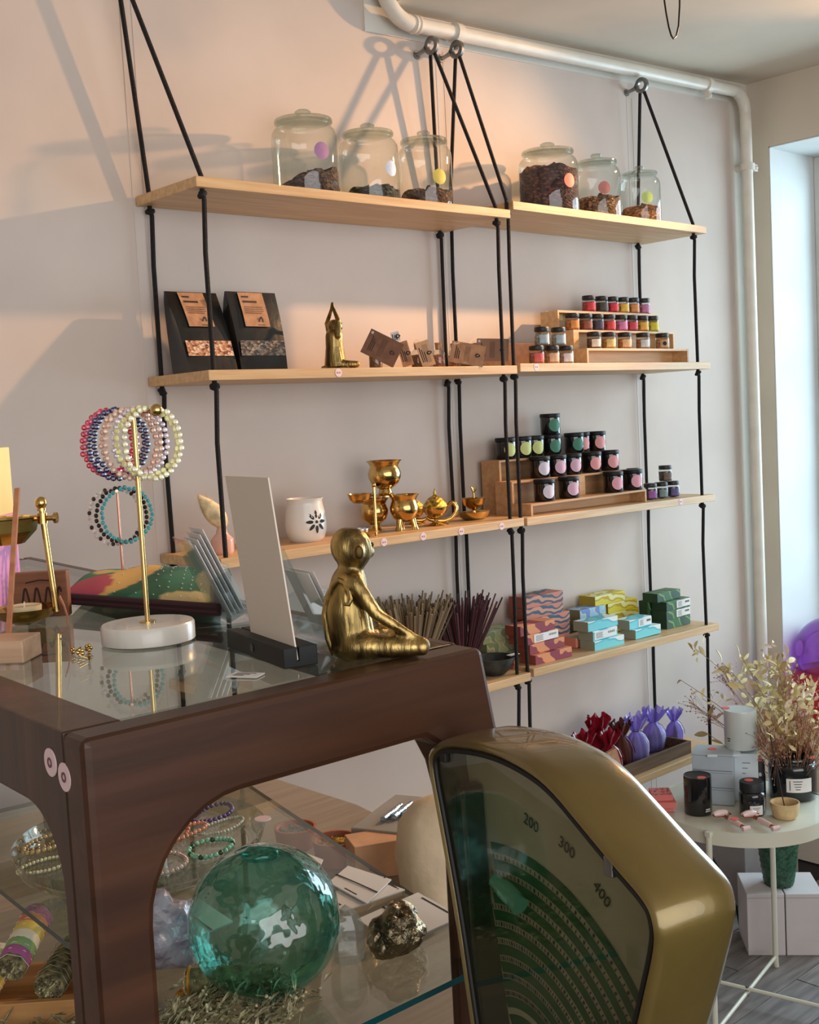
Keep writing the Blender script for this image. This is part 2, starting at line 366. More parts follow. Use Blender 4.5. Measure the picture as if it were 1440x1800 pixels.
# ================================================================ top row: six glass jars of tea
TEA={}
def tea(name,c1,c2,c3):
    m=bpy.data.materials.new(name); m.use_nodes=True; nt=m.node_tree; N=nt.nodes; L=nt.links; b=N['Principled BSDF']; b.inputs['Roughness'].default_value=.85
    tc=N.new('ShaderNodeTexCoord'); v=N.new('ShaderNodeTexVoronoi'); v.inputs['Scale'].default_value=130; mp=N.new('ShaderNodeMapping'); mp.inputs['Scale'].default_value=(1,1,1.8)
    L.new(tc.outputs['Object'],mp.inputs[0]); L.new(mp.outputs[0],v.inputs[0])
    r=N.new('ShaderNodeValToRGB'); r.color_ramp.interpolation='CONSTANT'; e=r.color_ramp.elements; e[0].color=lin(c1); e[1].color=lin(c2); e[1].position=.45; q=e.new(.8); q.color=lin(c3)
    sp=N.new('ShaderNodeSeparateColor'); L.new(v.outputs['Color'],sp.inputs[0]); L.new(sp.outputs[0],r.inputs[0]); L.new(r.outputs[0],b.inputs['Base Color'])
    bp=N.new('ShaderNodeBump'); bp.inputs['Strength'].default_value=.8; bp.inputs['Distance'].default_value=.004; L.new(v.outputs['Distance'],bp.inputs['Height']); L.new(bp.outputs[0],b.inputs['Normal'])
    return m
def tea_jar(p,d,H,fill,slope,tm,stick,sang,sz_,szz,label):
    r=d/2; rz=facing(p)
    t=thing('glass_jar',label,'jar',p,rz,'glass tea jars on the top shelves')
    pr=[(0,.004),(r*.93,.0),(r*.99,.006),(r,.012),(r,H*.66),(r*.985,H*.72),(r*.93,H*.765),(r*.83,H*.80),(r*.80,H*.815),(r*.80,H*.835),(r*.86,H*.842),(r*.86,H*.852)]
    obj('jar_body',MB().lathe(pr,40),M_clear,t)
    obj('jar_base',MB().lathe([(0,.0),(r*.92,.0),(r*.97,.003),(r*.95,.008),(0,.009)],40),M_lid,t)
    obj('lid',MB().lathe([(0,H*.845),(r*.80,H*.848),(r*.87,H*.856),(r*.875,H*.872),(r*.86,H*.886),(r*.6,H*.905),(r*.2,H*.915),(r*.13,H*.93),(r*.22,H*.955),(r*.25,H*.975),(r*.2,H*.993),(0,H)],40),M_lid,t)
    rng=random.Random(int(d*1e5)); ph=rng.uniform(0,6)
    def jag(rr,z,a,j):
        if j<3: return rr,z
        return rr,z+slope*rr*math.cos(a-1.1)+.0035*math.sin(5*a+ph)+.003*math.sin(9*a+j+ph)+rng.uniform(-.0022,.0022)
    q=r*.965; obj('tea_leaves',MB().lathe([(0,.010),(q*.9,.010),(q,.014),(q,fill),(q*.8,fill+.004),(q*.55,fill+.009),(q*.3,fill+.012),(q*.12,fill+.013),(0,fill+.012)],64,jag=jag),tm,t,smooth=30)
    obj('sticker',patch(r,sang,szz,sz_,sz_,True),stick,t)
st=lambda n,c: mat('sticker_'+n,c,.6,ns=25,na=.06)
TJ=[((0.3577, -0.11, 2.0759),.144,.193,.035,.35,tea('mallow_tea',(52,36,34),(84,62,54),(112,84,66)),st('mauve',(176,128,170)),.52,.036,.092,'tallest glass jar with sloping dark tea and a mauve sticker'),
    ((0.5409, -0.11, 2.0828),.134,.186,.030,.05,tea('green_tea',(40,44,38),(66,70,58),(104,100,82)),st('sky',(168,192,224)),.82,.034,.075,'glass jar of dark green tea with a pale blue sticker'),
    ((0.7161, -0.11, 2.0841),.128,.190,.040,.04,tea('red_brown_tea',(70,46,36),(104,70,50),(140,98,66)),st('yellow',(238,214,104)),.55,.036,.072,'glass jar of red-brown tea with a yellow sticker'),
    ((1.1662, -0.11, 2.0939),.157,.193,.118,.0,tea('berry_tea',(44,26,28),(70,40,40),(120,66,60)),st('salmon',(232,128,112)),.75,.036,.082,'glass jar filled to the shoulder with dark berry tea, salmon sticker'),
    ((1.3709, -0.11, 2.1027),.128,.188,.058,.08,tea('brown_herb_tea',(76,58,44),(128,92,62),(176,130,86)),st('dusty_pink',(190,128,124)),.30,.034,.085,'glass jar of brown herb tea with a dusty pink sticker'),
    ((1.5672, -0.11, 2.1086),.116,.176,.050,.05,tea('orange_rooibos',(150,92,54),(196,136,84),(90,68,44)),st('lime',(190,226,134)),.35,.034,.078,'smallest glass jar of orange herb tea with a lime green sticker')]
for a in TJ:
    p=a[0]; k='L' if p[0]<.885 else 'R'
    tea_jar((p[0],-.11,sz(k,0,p[0])),*a[1:])

# ================================================================ second row
M_foil=mat('black_foil',(30,31,32),.27,ns=9,na=.3,bump=.25,bs=16,coat=.2)
def tea_pouch(p,wd,h,label,cm,col,top=.07):
    t=thing('tea_pouch',label,'tea pouch',p,0,'black tea pouches'); w=wd/2; nz=8; dep=.062
    vs=[];fs=[]
    def sec(f):
        y0=top*f; y1=y0+dep*(1-f)**.8+.003; b=.006*math.sin(PI*f)
        return [(-w-.004*f,y0-b),( -w*.5,y0-b*1.6),(w*.5,y0-b*1.6),(w+.004*f,y0-b),(w+.002,(y0+y1)/2),(w+.004*f,y1),(-w-.004*f,y1),(-w+.002,(y0+y1)/2)]
    for i in range(nz+1):
        f=i/nz
        for x,y in sec(f): vs.append((x,y,h*f))
    for i in range(nz):
        for k in range(8):
            l=(k+1)%8; fs.append((i*8+k,i*8+l,i*8+8+l,i*8+8+k))
    fs.append(tuple(range(8))[::-1]); fs.append(tuple(nz*8+k for k in range(8)))
    obj('bag',MB().add(vs,fs),M_foil,t,smooth=35)
    def face(x,f): return (x,top*f-.006*math.sin(PI*f)*1.6-.0012,h*f)
    def panel(name,x0,x1,f0,f1,m,off=0,par=t,bow=0):
        vs=[]
        for i in range(5):
            f=f0+(f1-f0)*i/4
            for x in (x0,x1): q=face(x+bow*(f-f0),f); vs.append((q[0],q[1]-off,q[2]))
        mb=MB().add(vs,[(2*i,2*i+1,2*i+3,2*i+2) for i in range(4)])
        return obj(name,mb,m,par,smooth=30)
    panel('window',-w+.003,w-.003,.20,.385,tea('pouch_tea_%d'%int(col),*cm),.0004)
    lab=panel('paper_label',-w*.62,w*.44,.56,.99,M_kraft,.0022)
    for i,(a,b,f0,f1) in enumerate(((-.5,-.2,.925,.945),(-.5,.1,.86,.885),(-.5,.3,.80,.81),(-.5,.3,.775,.785),(-.5,.3,.75,.76),(-.5,.2,.725,.735))):
        panel('print_line',w*a,w*b,f0,f1,M_ink if i<2 else M_dkraft,.0028,lab)
    mb=MB(); q=face(w*.08,.635)
    for k in range(12):
        a=2*PI*k/12; a2=2*PI*(k+1)/12
        f=lambda a,s: (q[0]+s*.0062*math.sin(a)*(1-.25*math.cos(a)),q[1]-.0030-.0*a,q[2]+s*.0085*math.cos(a))
        mb.add([f(a,.45),f(a2,.45),f(a2,1),f(a,1)],[(0,1,2,3)])
    obj('drop_emblem',mb,M_ink,lab,smooth=0)
    panel('print_line',-w*.08,w*.24,.575,.583,M_ink,.0028,lab)
pA=(0.0243, -0.125, 1.6866); pB=(0.1389, -0.125, 1.6912); pC=(0.1494, -0.122, 1.6913); pD=(0.2679, -0.122, 1.6927)
tea_pouch(((pA[0]+pB[0])/2,-.125,sz('L',1,.3)+.0005),pB[0]-pA[0],.168,'black tea pouch at the end of the shelf, pinkish tea in its window',((196,140,104),(228,190,160),(120,76,60)),1)
tea_pouch(((pC[0]+pD[0])/2,-.122,sz('L',1,.3)+.0005),pD[0]-pC[0],.169,'black tea pouch beside the gold yoga monkey, grey tea in its window',((84,76,70),(120,112,102),(150,140,126)),2,.036)

# little gold monkey with raised arms
def yoga_monkey(p,h,rz):
    t=thing('monkey_figurine','small gold monkey sitting cross-legged with arms stretched overhead','figurine',p,rz)
    mb=MB(); s=h
    limb(mb,(0,0,.10*s),(0,0,.34*s),.165*s,.135*s); limb(mb,(0,0,.34*s),(.0,0,.49*s),.135*s,.13*s)
    limb(mb,(0,0,.5*s),(.01*s,0,.58*s),.10*s,.07*s)
    mb.ball((.02*s,0,.645*s),(.108*s,.105*s,.10*s)); mb.ball((.10*s,0,.63*s),(.05*s,.055*s,.045*s))
    for q in (-1,1):
        mb.ball((.0,q*.105*s,.665*s),(.02*s,.03*s,.035*s))
        limb(mb,(0,q*.12*s,.50*s),(-.01*s,q*.185*s,.70*s),.050*s,.038*s); limb(mb,(-.01*s,q*.185*s,.70*s),(0,q*.03*s,.90*s),.038*s,.026*s); limb(mb,(0,q*.028*s,.90*s),(0,q*.012*s,.985*s),.026*s,.014*s)
        limb(mb,(.02*s,q*.09*s,.075*s),(.22*s,q*.25*s,.065*s),.075*s,.05*s); limb(mb,(.22*s,q*.25*s,.065*s),(.28*s,-q*.06*s,.05*s),.05*s,.035*s); mb.ball((.30*s,-q*.10*s,.048*s),(.045*s,.03*s,.025*s))
    mb.lathe([(0,.0),(.22*s,0),(.25*s,.015*s),(.22*s,.035*s),(0,.04*s)],24)
    limb(mb,(-.12*s,0,.06*s),(-.17*s,.10*s,.05*s),.025*s,.02*s)
    blob('body',mb,M_gold,t,h*.0105,smooth=3)
    f=MB()
    for q in (-1,1): f.ball((.115*s,q*.035*s,.68*s),.013*s,8,6)
    obj('eye',f,M_ink,t)
YP=(0.3727, -0.155, 1.6994); yoga_monkey((YP[0],-.155,sz('L',1,YP[0])),0.1465,R(-12))
# tiny corked bottles with paper tags
M_cork=mat('cork',(150,112,78),.9,ns=90,na=.2)
bt=[]
for i,(u,v,c,lab) in enumerate(((661,640,(120,84,60),'corked spice bottle half hidden behind the dark tilted tag'),(735,638,(98,70,48),'corked spice bottle full of dark brown spice, nearest the tall pale tags'),(772,638,(150,96,70),'corked spice bottle between the pale tags, reddish spice inside'),(799,637,(170,120,84),'corked spice bottle behind the printed kraft tag'),(840,637,(80,60,46),'corked spice bottle behind the shadow-toned kraft tag'))):
    P=[(0.4848, -0.16, 1.6985),(0.6425, -0.13, 1.7024),(0.7113, -0.13, 1.702),(0.7833, -0.11, 1.7045),(0.8443, -0.13, 1.7028)][i]
    t=thing('spice_bottle',lab,'bottle',(P[0],P[1],sz('L',1,P[0])),0,'corked spice bottles')
    r=.0155; obj('bottle',MB().lathe([(0,.001),(r*.9,0),(r,.003),(r,.036),(r*.8,.043),(r*.5,.047),(r*.5,.052),(r*.62,.053),(r*.62,.055)],20),M_clear,t)
    obj('spice',MB().lathe([(0,.003),(r*.9,.003),(r*.93,.005),(r*.93,.033),(0,.035)],20),mat('bottle_spice_%d'%i,c,.9,ns=200,na=.3),t)
    obj('cork',MB().lathe([(0,.046),(r*.44,.046),(r*.56,.062),(0,.062)],14),M_cork,t)
    bt.append(t)
def paper_tag(P,w,h,roll,m,label,nrm=None,hole=True,yaw=0,tilt=0,group='paper spice tags'):
    """card whose face looks at the room; roll turns it in its own plane"""
    t=thing('paper_tag',label,'tag',P,0,group)
    a=facing(P)+PI/2+yaw
    M=Matrix.Rotation(a,4,'Z')@Matrix.Rotation(tilt,4,'X')@Matrix.Rotation(roll,4,'Y')
    mb=MB(); mb.M=M; mb.box(-w/2,-.0005,-h/2,w/2,.0005,h/2); obj('card',mb,m,t,smooth=0)
    e=MB(); e.M=M
    for j in range(3): e.box(-w*.36+j*.0042,-.0009,-h*.3,-w*.36+j*.0042+.0022,-.0005,h*(.3-.1*j))
    for j in range(5): e.box(-w*.08+j*.0026,-.0009,-h*.36,-w*.08+j*.0026+.0006,-.0005,h*.36)
    obj('print_line',e,M_ink if m!=M_dkraft else mat('faint_ink',(70,48,38),.8),t,smooth=0)
    d=MB(); d.M=M
    for k in range(12):
        a0,a1=2*PI*k/12,2*PI*(k+1)/12; f=lambda a,s:(w*.30+s*.0062*math.cos(a),-.0009,s*.0045*math.sin(a)*(1-.3*math.cos(a)))
        d.add([f(a0,.45),f(a1,.45),f(a1,1),f(a0,1)],[(0,1,2,3)])
    obj('drop_emblem',d,M_ink,t,smooth=0)
    if hole:
        o=MB(); o.M=M@Matrix.Translation((-w*.42,-.001,h*.38))@Matrix.Rotation(PI/2,4,'X'); o.lathe([(.0012,.0),(.0028,.0),(.0028,.0008),(.0012,.0008)],12,closed=True); obj('eyelet',o,M_paper,t)
    return t
K_=0.0013
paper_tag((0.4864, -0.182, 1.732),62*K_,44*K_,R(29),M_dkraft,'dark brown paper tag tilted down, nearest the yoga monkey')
paper_tag((0.5566, -0.15, 1.7605),15*K_,18*K_,R(-12),M_paper,'small white paper tag beside the dark tilted tag',hole=False)
paper_tag((0.5763, -0.158, 1.7213),20*K_,44*K_,R(-14),M_kraft,'narrow leaning kraft tag between the dark tag and the first corked bottle',hole=False)
paper_tag((0.6314, -0.168, 1.7206),24*K_,46*K_,R(-16),mat('pale_kraft',(206,168,130),.8),'tall pale kraft tag leaning on the corked bottles',hole=False)
paper_tag((0.7324, -0.205, 1.7178),62*K_,38*K_,R(13),M_kraft,'printed kraft tag hanging over the shelf edge')
paper_tag((0.8618, -0.165, 1.7306),60*K_,42*K_,R(4),mat('shaded_kraft',(140,112,92),.8),'kraft tag with a painted-in shadow tone at the joint of the two shelves')  # kraft colour darkened so the tag looks shadowed
s_=MB().tube([(0.6462, -0.13, 1.7553),(0.613, -0.14, 1.7515),(0.5882, -0.15, 1.7349),(0.6187, -0.145, 1.7459),(0.6515, -0.13, 1.7527)],.0007,5); tag(obj('twine',s_,mat('twine',(214,180,140),.9)),'thin twine looped round the neck of a corked bottle','twine')
s_=MB().tube([(0.8484, -0.13, 1.7625),(0.8071, -0.15, 1.7549),(0.77, -0.17, 1.7421),(0.7307, -0.19, 1.7468),(0.7013, -0.2, 1.7418)],.0007,5); tag(obj('twine',s_,MATS['twine']),'thin twine from a bottle to the printed kraft tag','twine')

# ---- spice jars and their riser on the next shelf
M_jarlid=mat('black_lid',(28,27,28),.45,bump=.1,bs=300)
SJ={}
def spice_mesh():
    r=.0196
    SJ['jar']=mesh('jar',MB().lathe([(0,.001),(r*.9,0),(r,.003),(r,.029),(r*.9,.034),(r*.82,.036)],24),M_clear)
    SJ['lid']=mesh('lid',MB().lathe([(0,.0345),(r*.9,.0345),(r*.95,.036),(r*.95,.0445),(r*.9,.0458),(0,.046)],24),M_jarlid)
spice_mesh(); SF={}
def spice_jar(p,col,fillc,label,group,da=.35,k=1,ink=False):
    t=thing('spice_jar',label,'jar',p,facing(p),group); r=.0196
    obj('jar',SJ['jar'],None,t); obj('lid',SJ['lid'],None,t)
    key=('f',)+tuple(fillc)
    if key not in SF: SF[key]=mesh('filling',MB().lathe([(0,.002),(r*.88,.002),(r*.95,.004),(r*.95,.028),(0,.029)],24),mat('filling_%d_%d_%d'%fillc,fillc,.9,ns=150,na=.3))
    obj('filling',SF[key],None,t)
    key=('l',da)+tuple(col)
    if key not in SF: SF[key]=mesh('label',patch(r,da,.0155,.026,.020),mat('label_%d_%d_%d'%col,col,.6,ns=80,na=.05))
    L=obj('label',SF[key],None,t)
    if ink:
        obj('emblem',patch(r,da,.016,.012,.012,True,off=.0009),M_ink,L)
    return t
k=.00159
WM=lambda n,c1,c2: wood(n,c1,c2,.5)
M_rise=wood('riser_birch',(226,186,136),(208,164,114),.5)
rB=[(1.2599, -0.165, 1.7332),(1.324, -0.165, 1.7334),(1.3951, -0.165, 1.7336),(1.479, -0.165, 1.7338),(1.5715, -0.165, 1.7341)]
rM=[(1.234, -0.115, 1.7857),(1.2898, -0.115, 1.7864),(1.3395, -0.115, 1.7871),(1.3926, -0.115, 1.7862),(1.4471, -0.115, 1.787),(1.4948, -0.115, 1.7876),(1.5461, -0.115, 1.7883),(1.5957, -0.115, 1.7889)]
rT=[(1.3712, -0.065, 1.8425),(1.4276, -0.065, 1.8439),(1.4759, -0.065, 1.8434),(1.5253, -0.065, 1.8446),(1.5743, -0.065, 1.8441),(1.6271, -0.065, 1.8453)]
z2=sz('R',1,1.2); zB=z2+.033; zM=zB+.046+.006; zT=zM+.046+.006
zB=sum(p[2] for p in rB)/5; zM=sum(p[2] for p in rM)/8; zT=sum(p[2] for p in rT)/6
for i,(p,c,f,l,ink) in enumerate(zip(rB,((236,226,206),(238,208,134),(236,192,142),(206,220,226),(206,164,124)),((90,70,54),(196,150,80),(196,130,80),(176,130,96),(190,140,100)),('white','pale yellow','peach','pale blue','kraft brown with dark emblem'),(0,0,0,0,1))):
    spice_jar((p[0],-.165,zB),c,f,'spice jar on the lowest riser step, %s label'%l,'spice jars on the wooden riser',ink=ink)
for p,c,f,l in zip(rM,((226,146,70),(150,84,62),(66,60,84),(222,62,66),(214,130,180),(206,66,84),(236,184,72),(226,206,52)),((180,110,60),(110,62,48),(60,52,60),(170,60,50),(190,100,140),(160,50,60),(200,140,60),(200,180,60)),('orange','brown','navy','red, fourth along','lilac pink','raspberry','amber','yellow-green')):
    spice_jar((p[0],-.115,zM),c,f,'spice jar on the middle riser step, %s label'%l,'spice jars on the wooden riser',.45)
for p,c,f,l in zip(rT,((214,54,70),(70,70,66),(226,50,72),(238,196,72),(228,150,84),(206,130,170)),((150,50,50),(60,52,44),(160,44,50),(200,150,70),(180,110,60),(180,110,130)),('crimson, first of its row','dark grey','bright red','yellow','orange','mauve')):
    spice_jar((p[0],-.065,zT),c,f,'spice jar on the top riser step, %s label'%l,'spice jars on the wooden riser',.45)
# riser: three open boxes stepping up towards the wall
t=thing('stepped_riser','pale wooden three-step riser under the rows of spice jars','riser',(0,0,0)); 
x0=(1.1845, -0.2, 1.6962)[0]; x1=(1.6478, -0.2, 1.699)[0]; zf=z2+.0005
xm=(1.2038, -0.14, 1.756)[0]
b=MB().box(x0,-.2,zB-.0065,x1,-.142,zB-.0005); obj('step',b,M_rise,t,smooth=0)
obj('step_side',MB().box(x0,-.2,zf,x0+.006,-.142,zB-.0065),M_rise,t,smooth=0); obj('step_side',MB().box(x1-.006,-.2,zf,x1,-.142,zB-.0065),M_rise,t,smooth=0)
obj('step_back',MB().box(x0+.006,-.147,zf,x1-.006,-.142,zB-.0065),M_rise,t,smooth=0)
xr=(1.6658, -0.13, 1.7604)[0]
obj('step',MB().box(xm,-.1415,zM-.0065,xr,-.091,zM-.0005),M_rise,t,smooth=0)
obj('step_panel',MB().box(xm,-.1415,zf,xm+.022,-.1361,zM-.0065),M_rise,t,smooth=0); obj('step_side',MB().box(xm,-.136,zf,xm+.006,-.091,zM-.0065),M_rise,t,smooth=0); obj('step_side',MB().box(xr-.006,-.1415,zf,xr,-.091,zM-.0065),M_rise,t,smooth=0)
obj('step_back',MB().box(xm+.006,-.096,zf,xr-.006,-.091,zM-.0065),M_rise,t,smooth=0)
obj('step',MB().box(xm,-.0905,zT-.0065,xr,-.03,zT-.0005),M_rise,t,smooth=0)
obj('step_side',MB().box(xm,-.0905,zf,xm+.006,-.03,zT-.0065),M_rise,t,smooth=0); obj('step_side',MB().box(xr-.006,-.0905,zf,xr,-.03,zT-.0065),M_rise,t,smooth=0)
obj('step_back',MB().box(xm+.006,-.035,zf,xr-.006,-.03,zT-.0065),M_rise,t,smooth=0)
# loose jars in front
lo=[(0.9955, -0.19, 1.6978),(1.0547, -0.19, 1.6975),(1.1112, -0.19, 1.6987)]; up=[(1.0187, -0.19, 1.7532),(1.083, -0.19, 1.7537)]
for p,c,f,l in zip(lo,((214,92,92),(228,186,148),(226,222,226)),((150,96,80),(190,140,100),(170,150,140)),('red','peach','white')):
    spice_jar((p[0],-.19,z2+.0003),c,f,'loose spice jar standing on the shelf with a %s label'%l,'loose spice jars',.35)
for p,l in zip(up,('over the red-labelled one','over the peach-labelled one')):
    spice_jar((p[0],-.19,z2+.0468),(176,194,204),(150,150,146),'loose spice jar with grey-blue label stacked %s'%l,'loose spice jars',.35)
P=(1.2389, -0.05, 1.8317); t=thing('cream_card','small cream card standing behind the loose spice jars','card',(P[0],-.05,0)); 
obj('card',MB().box(-.034,-.001,P[2]-.011,.034,.001,P[2]+.013),mat('cream_card',(244,228,160),.7),t,smooth=0,bevel=.003); obj('card_foot',MB().box(-.02,-.001,z2,.02,.008,P[2]-.011),M_kraft,t,smooth=0)
P=(1.0573, -0.06, 1.7024); P2=(1.2788, -0.06, 1.7012)
t=tag(obj('wall_shadow_box',MB().box(.9,-.085,z2+.0005,P2[0],-.035,z2+.062),M_dkraft,smooth=0,bevel=.002),'long low dark box standing in for the shadow on the wall behind the loose spice jars','box')  # added dark box in place of the shadow behind the jars

# ================================================================ third row, left
def lathe_thing(name,label,cat,p,parts,group=None,rz=0):
    t=thing(name,label,cat,p,rz,group)
    for pn,pr,m in parts: obj(pn,MB().lathe(pr,36),m,t)
    return t
z3=lambda x: sz('L',2,x)
P=(0.2932, -0.12, 1.3132); r=0.0450; h=0.0938
t=thing('oil_burner','white ceramic oil burner with a cut-out flower','oil burner',(P[0],-.12,z3(P[0])),facing(P))
M_cer=mat('white_ceramic',(226,222,216),.3,coat=.3)
obj('body',MB().lathe([(0,0),(r*.72,0),(r*.86,h*.06),(r*.98,h*.25),(r,h*.42),(r*.95,h*.65),(r*.86,h*.85),(r*.84,h*.93),(r*.9,h*.995),(r*.86,h),(r*.78,h*.93),(r*.6,h*.86),(0,h*.84)],40),M_cer,t)
for i in range(9):
    a=2*PI*i/8; 
    if i==8: c=(0,0); L_,Wd=.0035,.0035
    else: c=(.0165*math.sin(a),.0165*math.cos(a)); L_,Wd=.0085,.0036
    mb=MB(); vs=[(.0,0)]
    for q in range(14):
        b=2*PI*q/14; u=L_*math.cos(b); v=Wd*math.sin(b)*(1-.25*math.cos(b))
        vs.append((u*math.sin(a)+v*math.cos(a),u*math.cos(a)-v*math.sin(a)))
    zc=h*.47; rr=r*1.004
    pts=[]
    for x,z in vs:
        zz=zc+c[1]+z; f=(zz/h); rad=rr*(1.0 if f<.5 else 1-.06*(f-.42)/.25)
        aa=.55+(c[0]+x)/r; pts.append((rad*math.cos(aa),rad*math.sin(aa),zz))
    mb.add(pts,[(0,1+q,1+(q+1)%14) for q in range(14)]); obj('cut_out_petal',mb,mat('burner_inside',(58,52,48),.9),t,smooth=0)
# brass ware
G='brass burners and bowls'
def brass_bowl(p,r,h,label,legs=False):
    t=thing('brass_bowl',label,'bowl',p,0,G)
    obj('bowl',MB().lathe([(0,h*.24),(r*.45,h*.24),(r*.78,h*.36),(r*.93,h*.52),(r*.95,h*.64),(r*.86,h*.78),(r*.8,h*.84),(r*.9,h*.93),(r*1.02,h*.985),(r*1.03,h),(r*.94,h),(r*.76,h*.86),(r*.85,h*.62),(r*.6,h*.4),(0,h*.32)],40),M_brass,t)
    if legs:
        for i in range(3):
            a=2*PI*i/3-.9; c,s=math.cos(a),math.sin(a)
            obj('foot',MB().tube([(r*.5*c,r*.5*s,h*.3),(r*.62*c,r*.62*s,h*.12),(r*.66*c,r*.66*s,0)],[.008,.0065,.009],10),M_brass,t)
    else: obj('foot',MB().lathe([(0,0),(r*.62,0),(r*.62,h*.03),(r*.4,h*.1),(r*.34,h*.2),(r*.5,h*.27),(0,h*.27)],36),M_brass,t)
    return t
kk=0.0013
Pa=(0.5083, -0.1, 1.3203); brass_bowl((Pa[0],-.10,z3(Pa[0])),26*kk,58*kk,'brass bowl under the stacked one, on the side of the swivel burner')
Pb=(0.5564, -0.15, 1.3131); brass_bowl((Pb[0],-.15,z3(Pb[0])),27*kk,63*kk,'rounded brass bowl on short feet, in front of the incense burners',True)
Pm=((Pa[0]+Pb[0])/2,-.115,z3(.5)+60.5*kk); brass_bowl(Pm,31*kk,64*kk,'biggest brass bowl, stacked on two others')
P=(0.4009, -0.185, 1.3228); t=thing('swivel_burner','brass swivel burner with a small bowl on a post and a tealight saucer','oil burner',(P[0],-.175,z3(P[0])),0,G)
obj('saucer',MB().lathe([(0,.001),(.012,0),(.026,.004),(.037,.012),(.0385,.0135),(.035,.0125),(.02,.006),(0,.005)],36),M_brass,t)
obj('tealight',MB().lathe([(0,.006),(.017,.006),(.0175,.019),(.016,.019),(.0155,.017),(0,.017)],28),mat('tealight_tin',(206,206,210),.25,.9),t)
obj('post',MB().tube([(.034,-.012,.0),(.034,-.012,.108)],.0032,12),M_brass,t); obj('post_knob',MB().ball((.034,-.012,.112),(.005,.005,.006)),M_brass,t); 
mb=MB(); mb.M=Matrix.Translation((.002,0,.073)); mb.lathe([(0,.001),(.014,.002),(.023,.010),(.027,.021),(.0285,.022),(.026,.022),(.020,.010),(0,.006)],36); obj('bowl',mb,M_brass,t)
obj('arm',MB().tube([(.026,-.008,.09),(.034,-.012,.092)],.0035,8),M_brass,t)
def aladdin(p,r,label,handle,base):
    t=thing('incense_burner',label,'incense burner',p,0,G)
    obj('base',MB().lathe([(0,0),(r*1.0,0),(r*1.03,r*.06),(r*.6,r*.16),(r*.3,r*.22),(r*.2,r*.45),(r*.3,r*.62),(0,r*.62)],36),M_brass,t)
    obj('bowl',MB().lathe([(0,r*.58),(r*.35,r*.6),(r*.75,r*.85),(r*.97,r*1.2),(r*.99,r*1.42),(0,r*1.42)],36),M_brass,t)
    obj('lid',MB().lathe([(r*1.0,r*1.43),(r*1.02,r*1.5),(r*.92,r*1.62),(r*.72,r*1.95),(r*.45,r*2.2),(r*.2,r*2.32),(r*.1,r*2.45),(r*.12,r*2.55),(r*.05,r*2.75),(0,r*2.95)],36),mat('pierced_brass',(206,164,78),.22,1,ns=120,na=.35,bump=.6,bs=120),t)
    if handle:
        b=Vector((.74,-.67,0))
        f=lambda s,z:(b.x*s*r,b.y*s*r,z*r)
        obj('handle',MB().tube([f(.98,1.45),f(1.2,1.72),f(1.5,1.7),f(1.68,1.35),f(1.6,.9),f(1.25,.5),f(.7,.32),f(.0,.36),f(-.5,.48),f(-.75,.65)],[.004,.0055,.0055,.005,.005,.005,.005,.005,.0045,.003],10),M_brass,t)
kk=0.0014
P=(0.6726, -0.06, 1.3312); aladdin((P[0],-.06,z3(P[0])),18*kk,'brass incense burner with pointed lid, standing nearer the wall',True,1)
P=(0.6651, -0.14, 1.3164); aladdin((P[0],-.14,z3(P[0])),21.5*kk,'brass incense burner with pointed lid and a large curved handle',True,1)
kk=0.0014; P=(0.8057, -0.13, 1.3175)
t=thing('charcoal_burner','small brass footed cup on a leaf-shaped tray with an upright finger grip','incense burner',(P[0],-.13,z3(P[0])),0,G)
mb=MB(); mb.M=Matrix.Diagonal((1,.62,1,1)); mb.lathe([(0,.001),(20*kk,0),(30*kk,6*kk),(35*kk,13*kk),(36*kk,14*kk),(33*kk,13*kk),(18*kk,4*kk),(0,4*kk)],36); obj('tray',mb,M_brass,t)
obj('cup',MB().lathe([(0,4*kk),(8*kk,4*kk),(3.5*kk,9*kk),(3*kk,16*kk),(9*kk,20*kk),(18*kk,27*kk),(21*kk,37*kk),(22*kk,38*kk),(19*kk,37*kk),(12*kk,27*kk),(0,24*kk)],36),M_brass,t)
obj('finger_grip',MB().tube([(.002,0,36*kk),(.002,0,46*kk),(.0,.002,54*kk),(-.004,.003,58*kk)],[.0028,.0025,.003,.002],8).tube([(.001,0,48*kk),(.006,-.003,53*kk),(.008,-.004,59*kk)],[.0025,.003,.0018],8),M_brass,t)
# bunny-tail grass in a bud vase at the end of the third shelf
P=(0.057, -0.15, 1.3313); t=thing('bud_vase','blush glass bud vase with one dried bunny-tail grass','vase',(P[0],-.15,z3(.05)),0)
obj('vase',MB().lathe([(0,.0),(.02,0),(.023,.006),(.023,.03),(.012,.042),(.009,.055),(.010,.058)],24),mat('blush_glass',(226,176,160),.15,coat=.5),t)
A=(0.0659, -0.15, 1.3765); B=(0.008, -0.15, 1.4433); A=Vector(A)-Vector((P[0],-.15,z3(.05))); B=Vector(B)-Vector((P[0],-.15,z3(.05)))
obj('stem',MB().tube([(0,0,.03),(.004,0,.06),tuple(A)],.001,6),mat('straw_stem',(200,176,130),.8),t)
n=MB(); rng=random.Random(3)
pts=[A.lerp(B,i/8) for i in range(9)]; n.tube(pts,[.005,.0145,.0185,.0195,.019,.0165,.013,.008,.002],14)
for i in range(340):
    f=rng.random(); c=A.lerp(B,f); rad=.0185*math.sin(PI*min(1,.12+.88*f))**.6; a=rng.uniform(0,6.283); dirn=(B-A).normalized()
    x=dirn.orthogonal().normalized(); y=dirn.cross(x); o_=x*math.cos(a)+y*math.sin(a); q=c+o_*rad; e=q+o_*.004+dirn*.009
    s=dirn.cross(o_)*.0004; n.add([tuple(q-s),tuple(q+s),tuple(e)],[(0,1,2)])
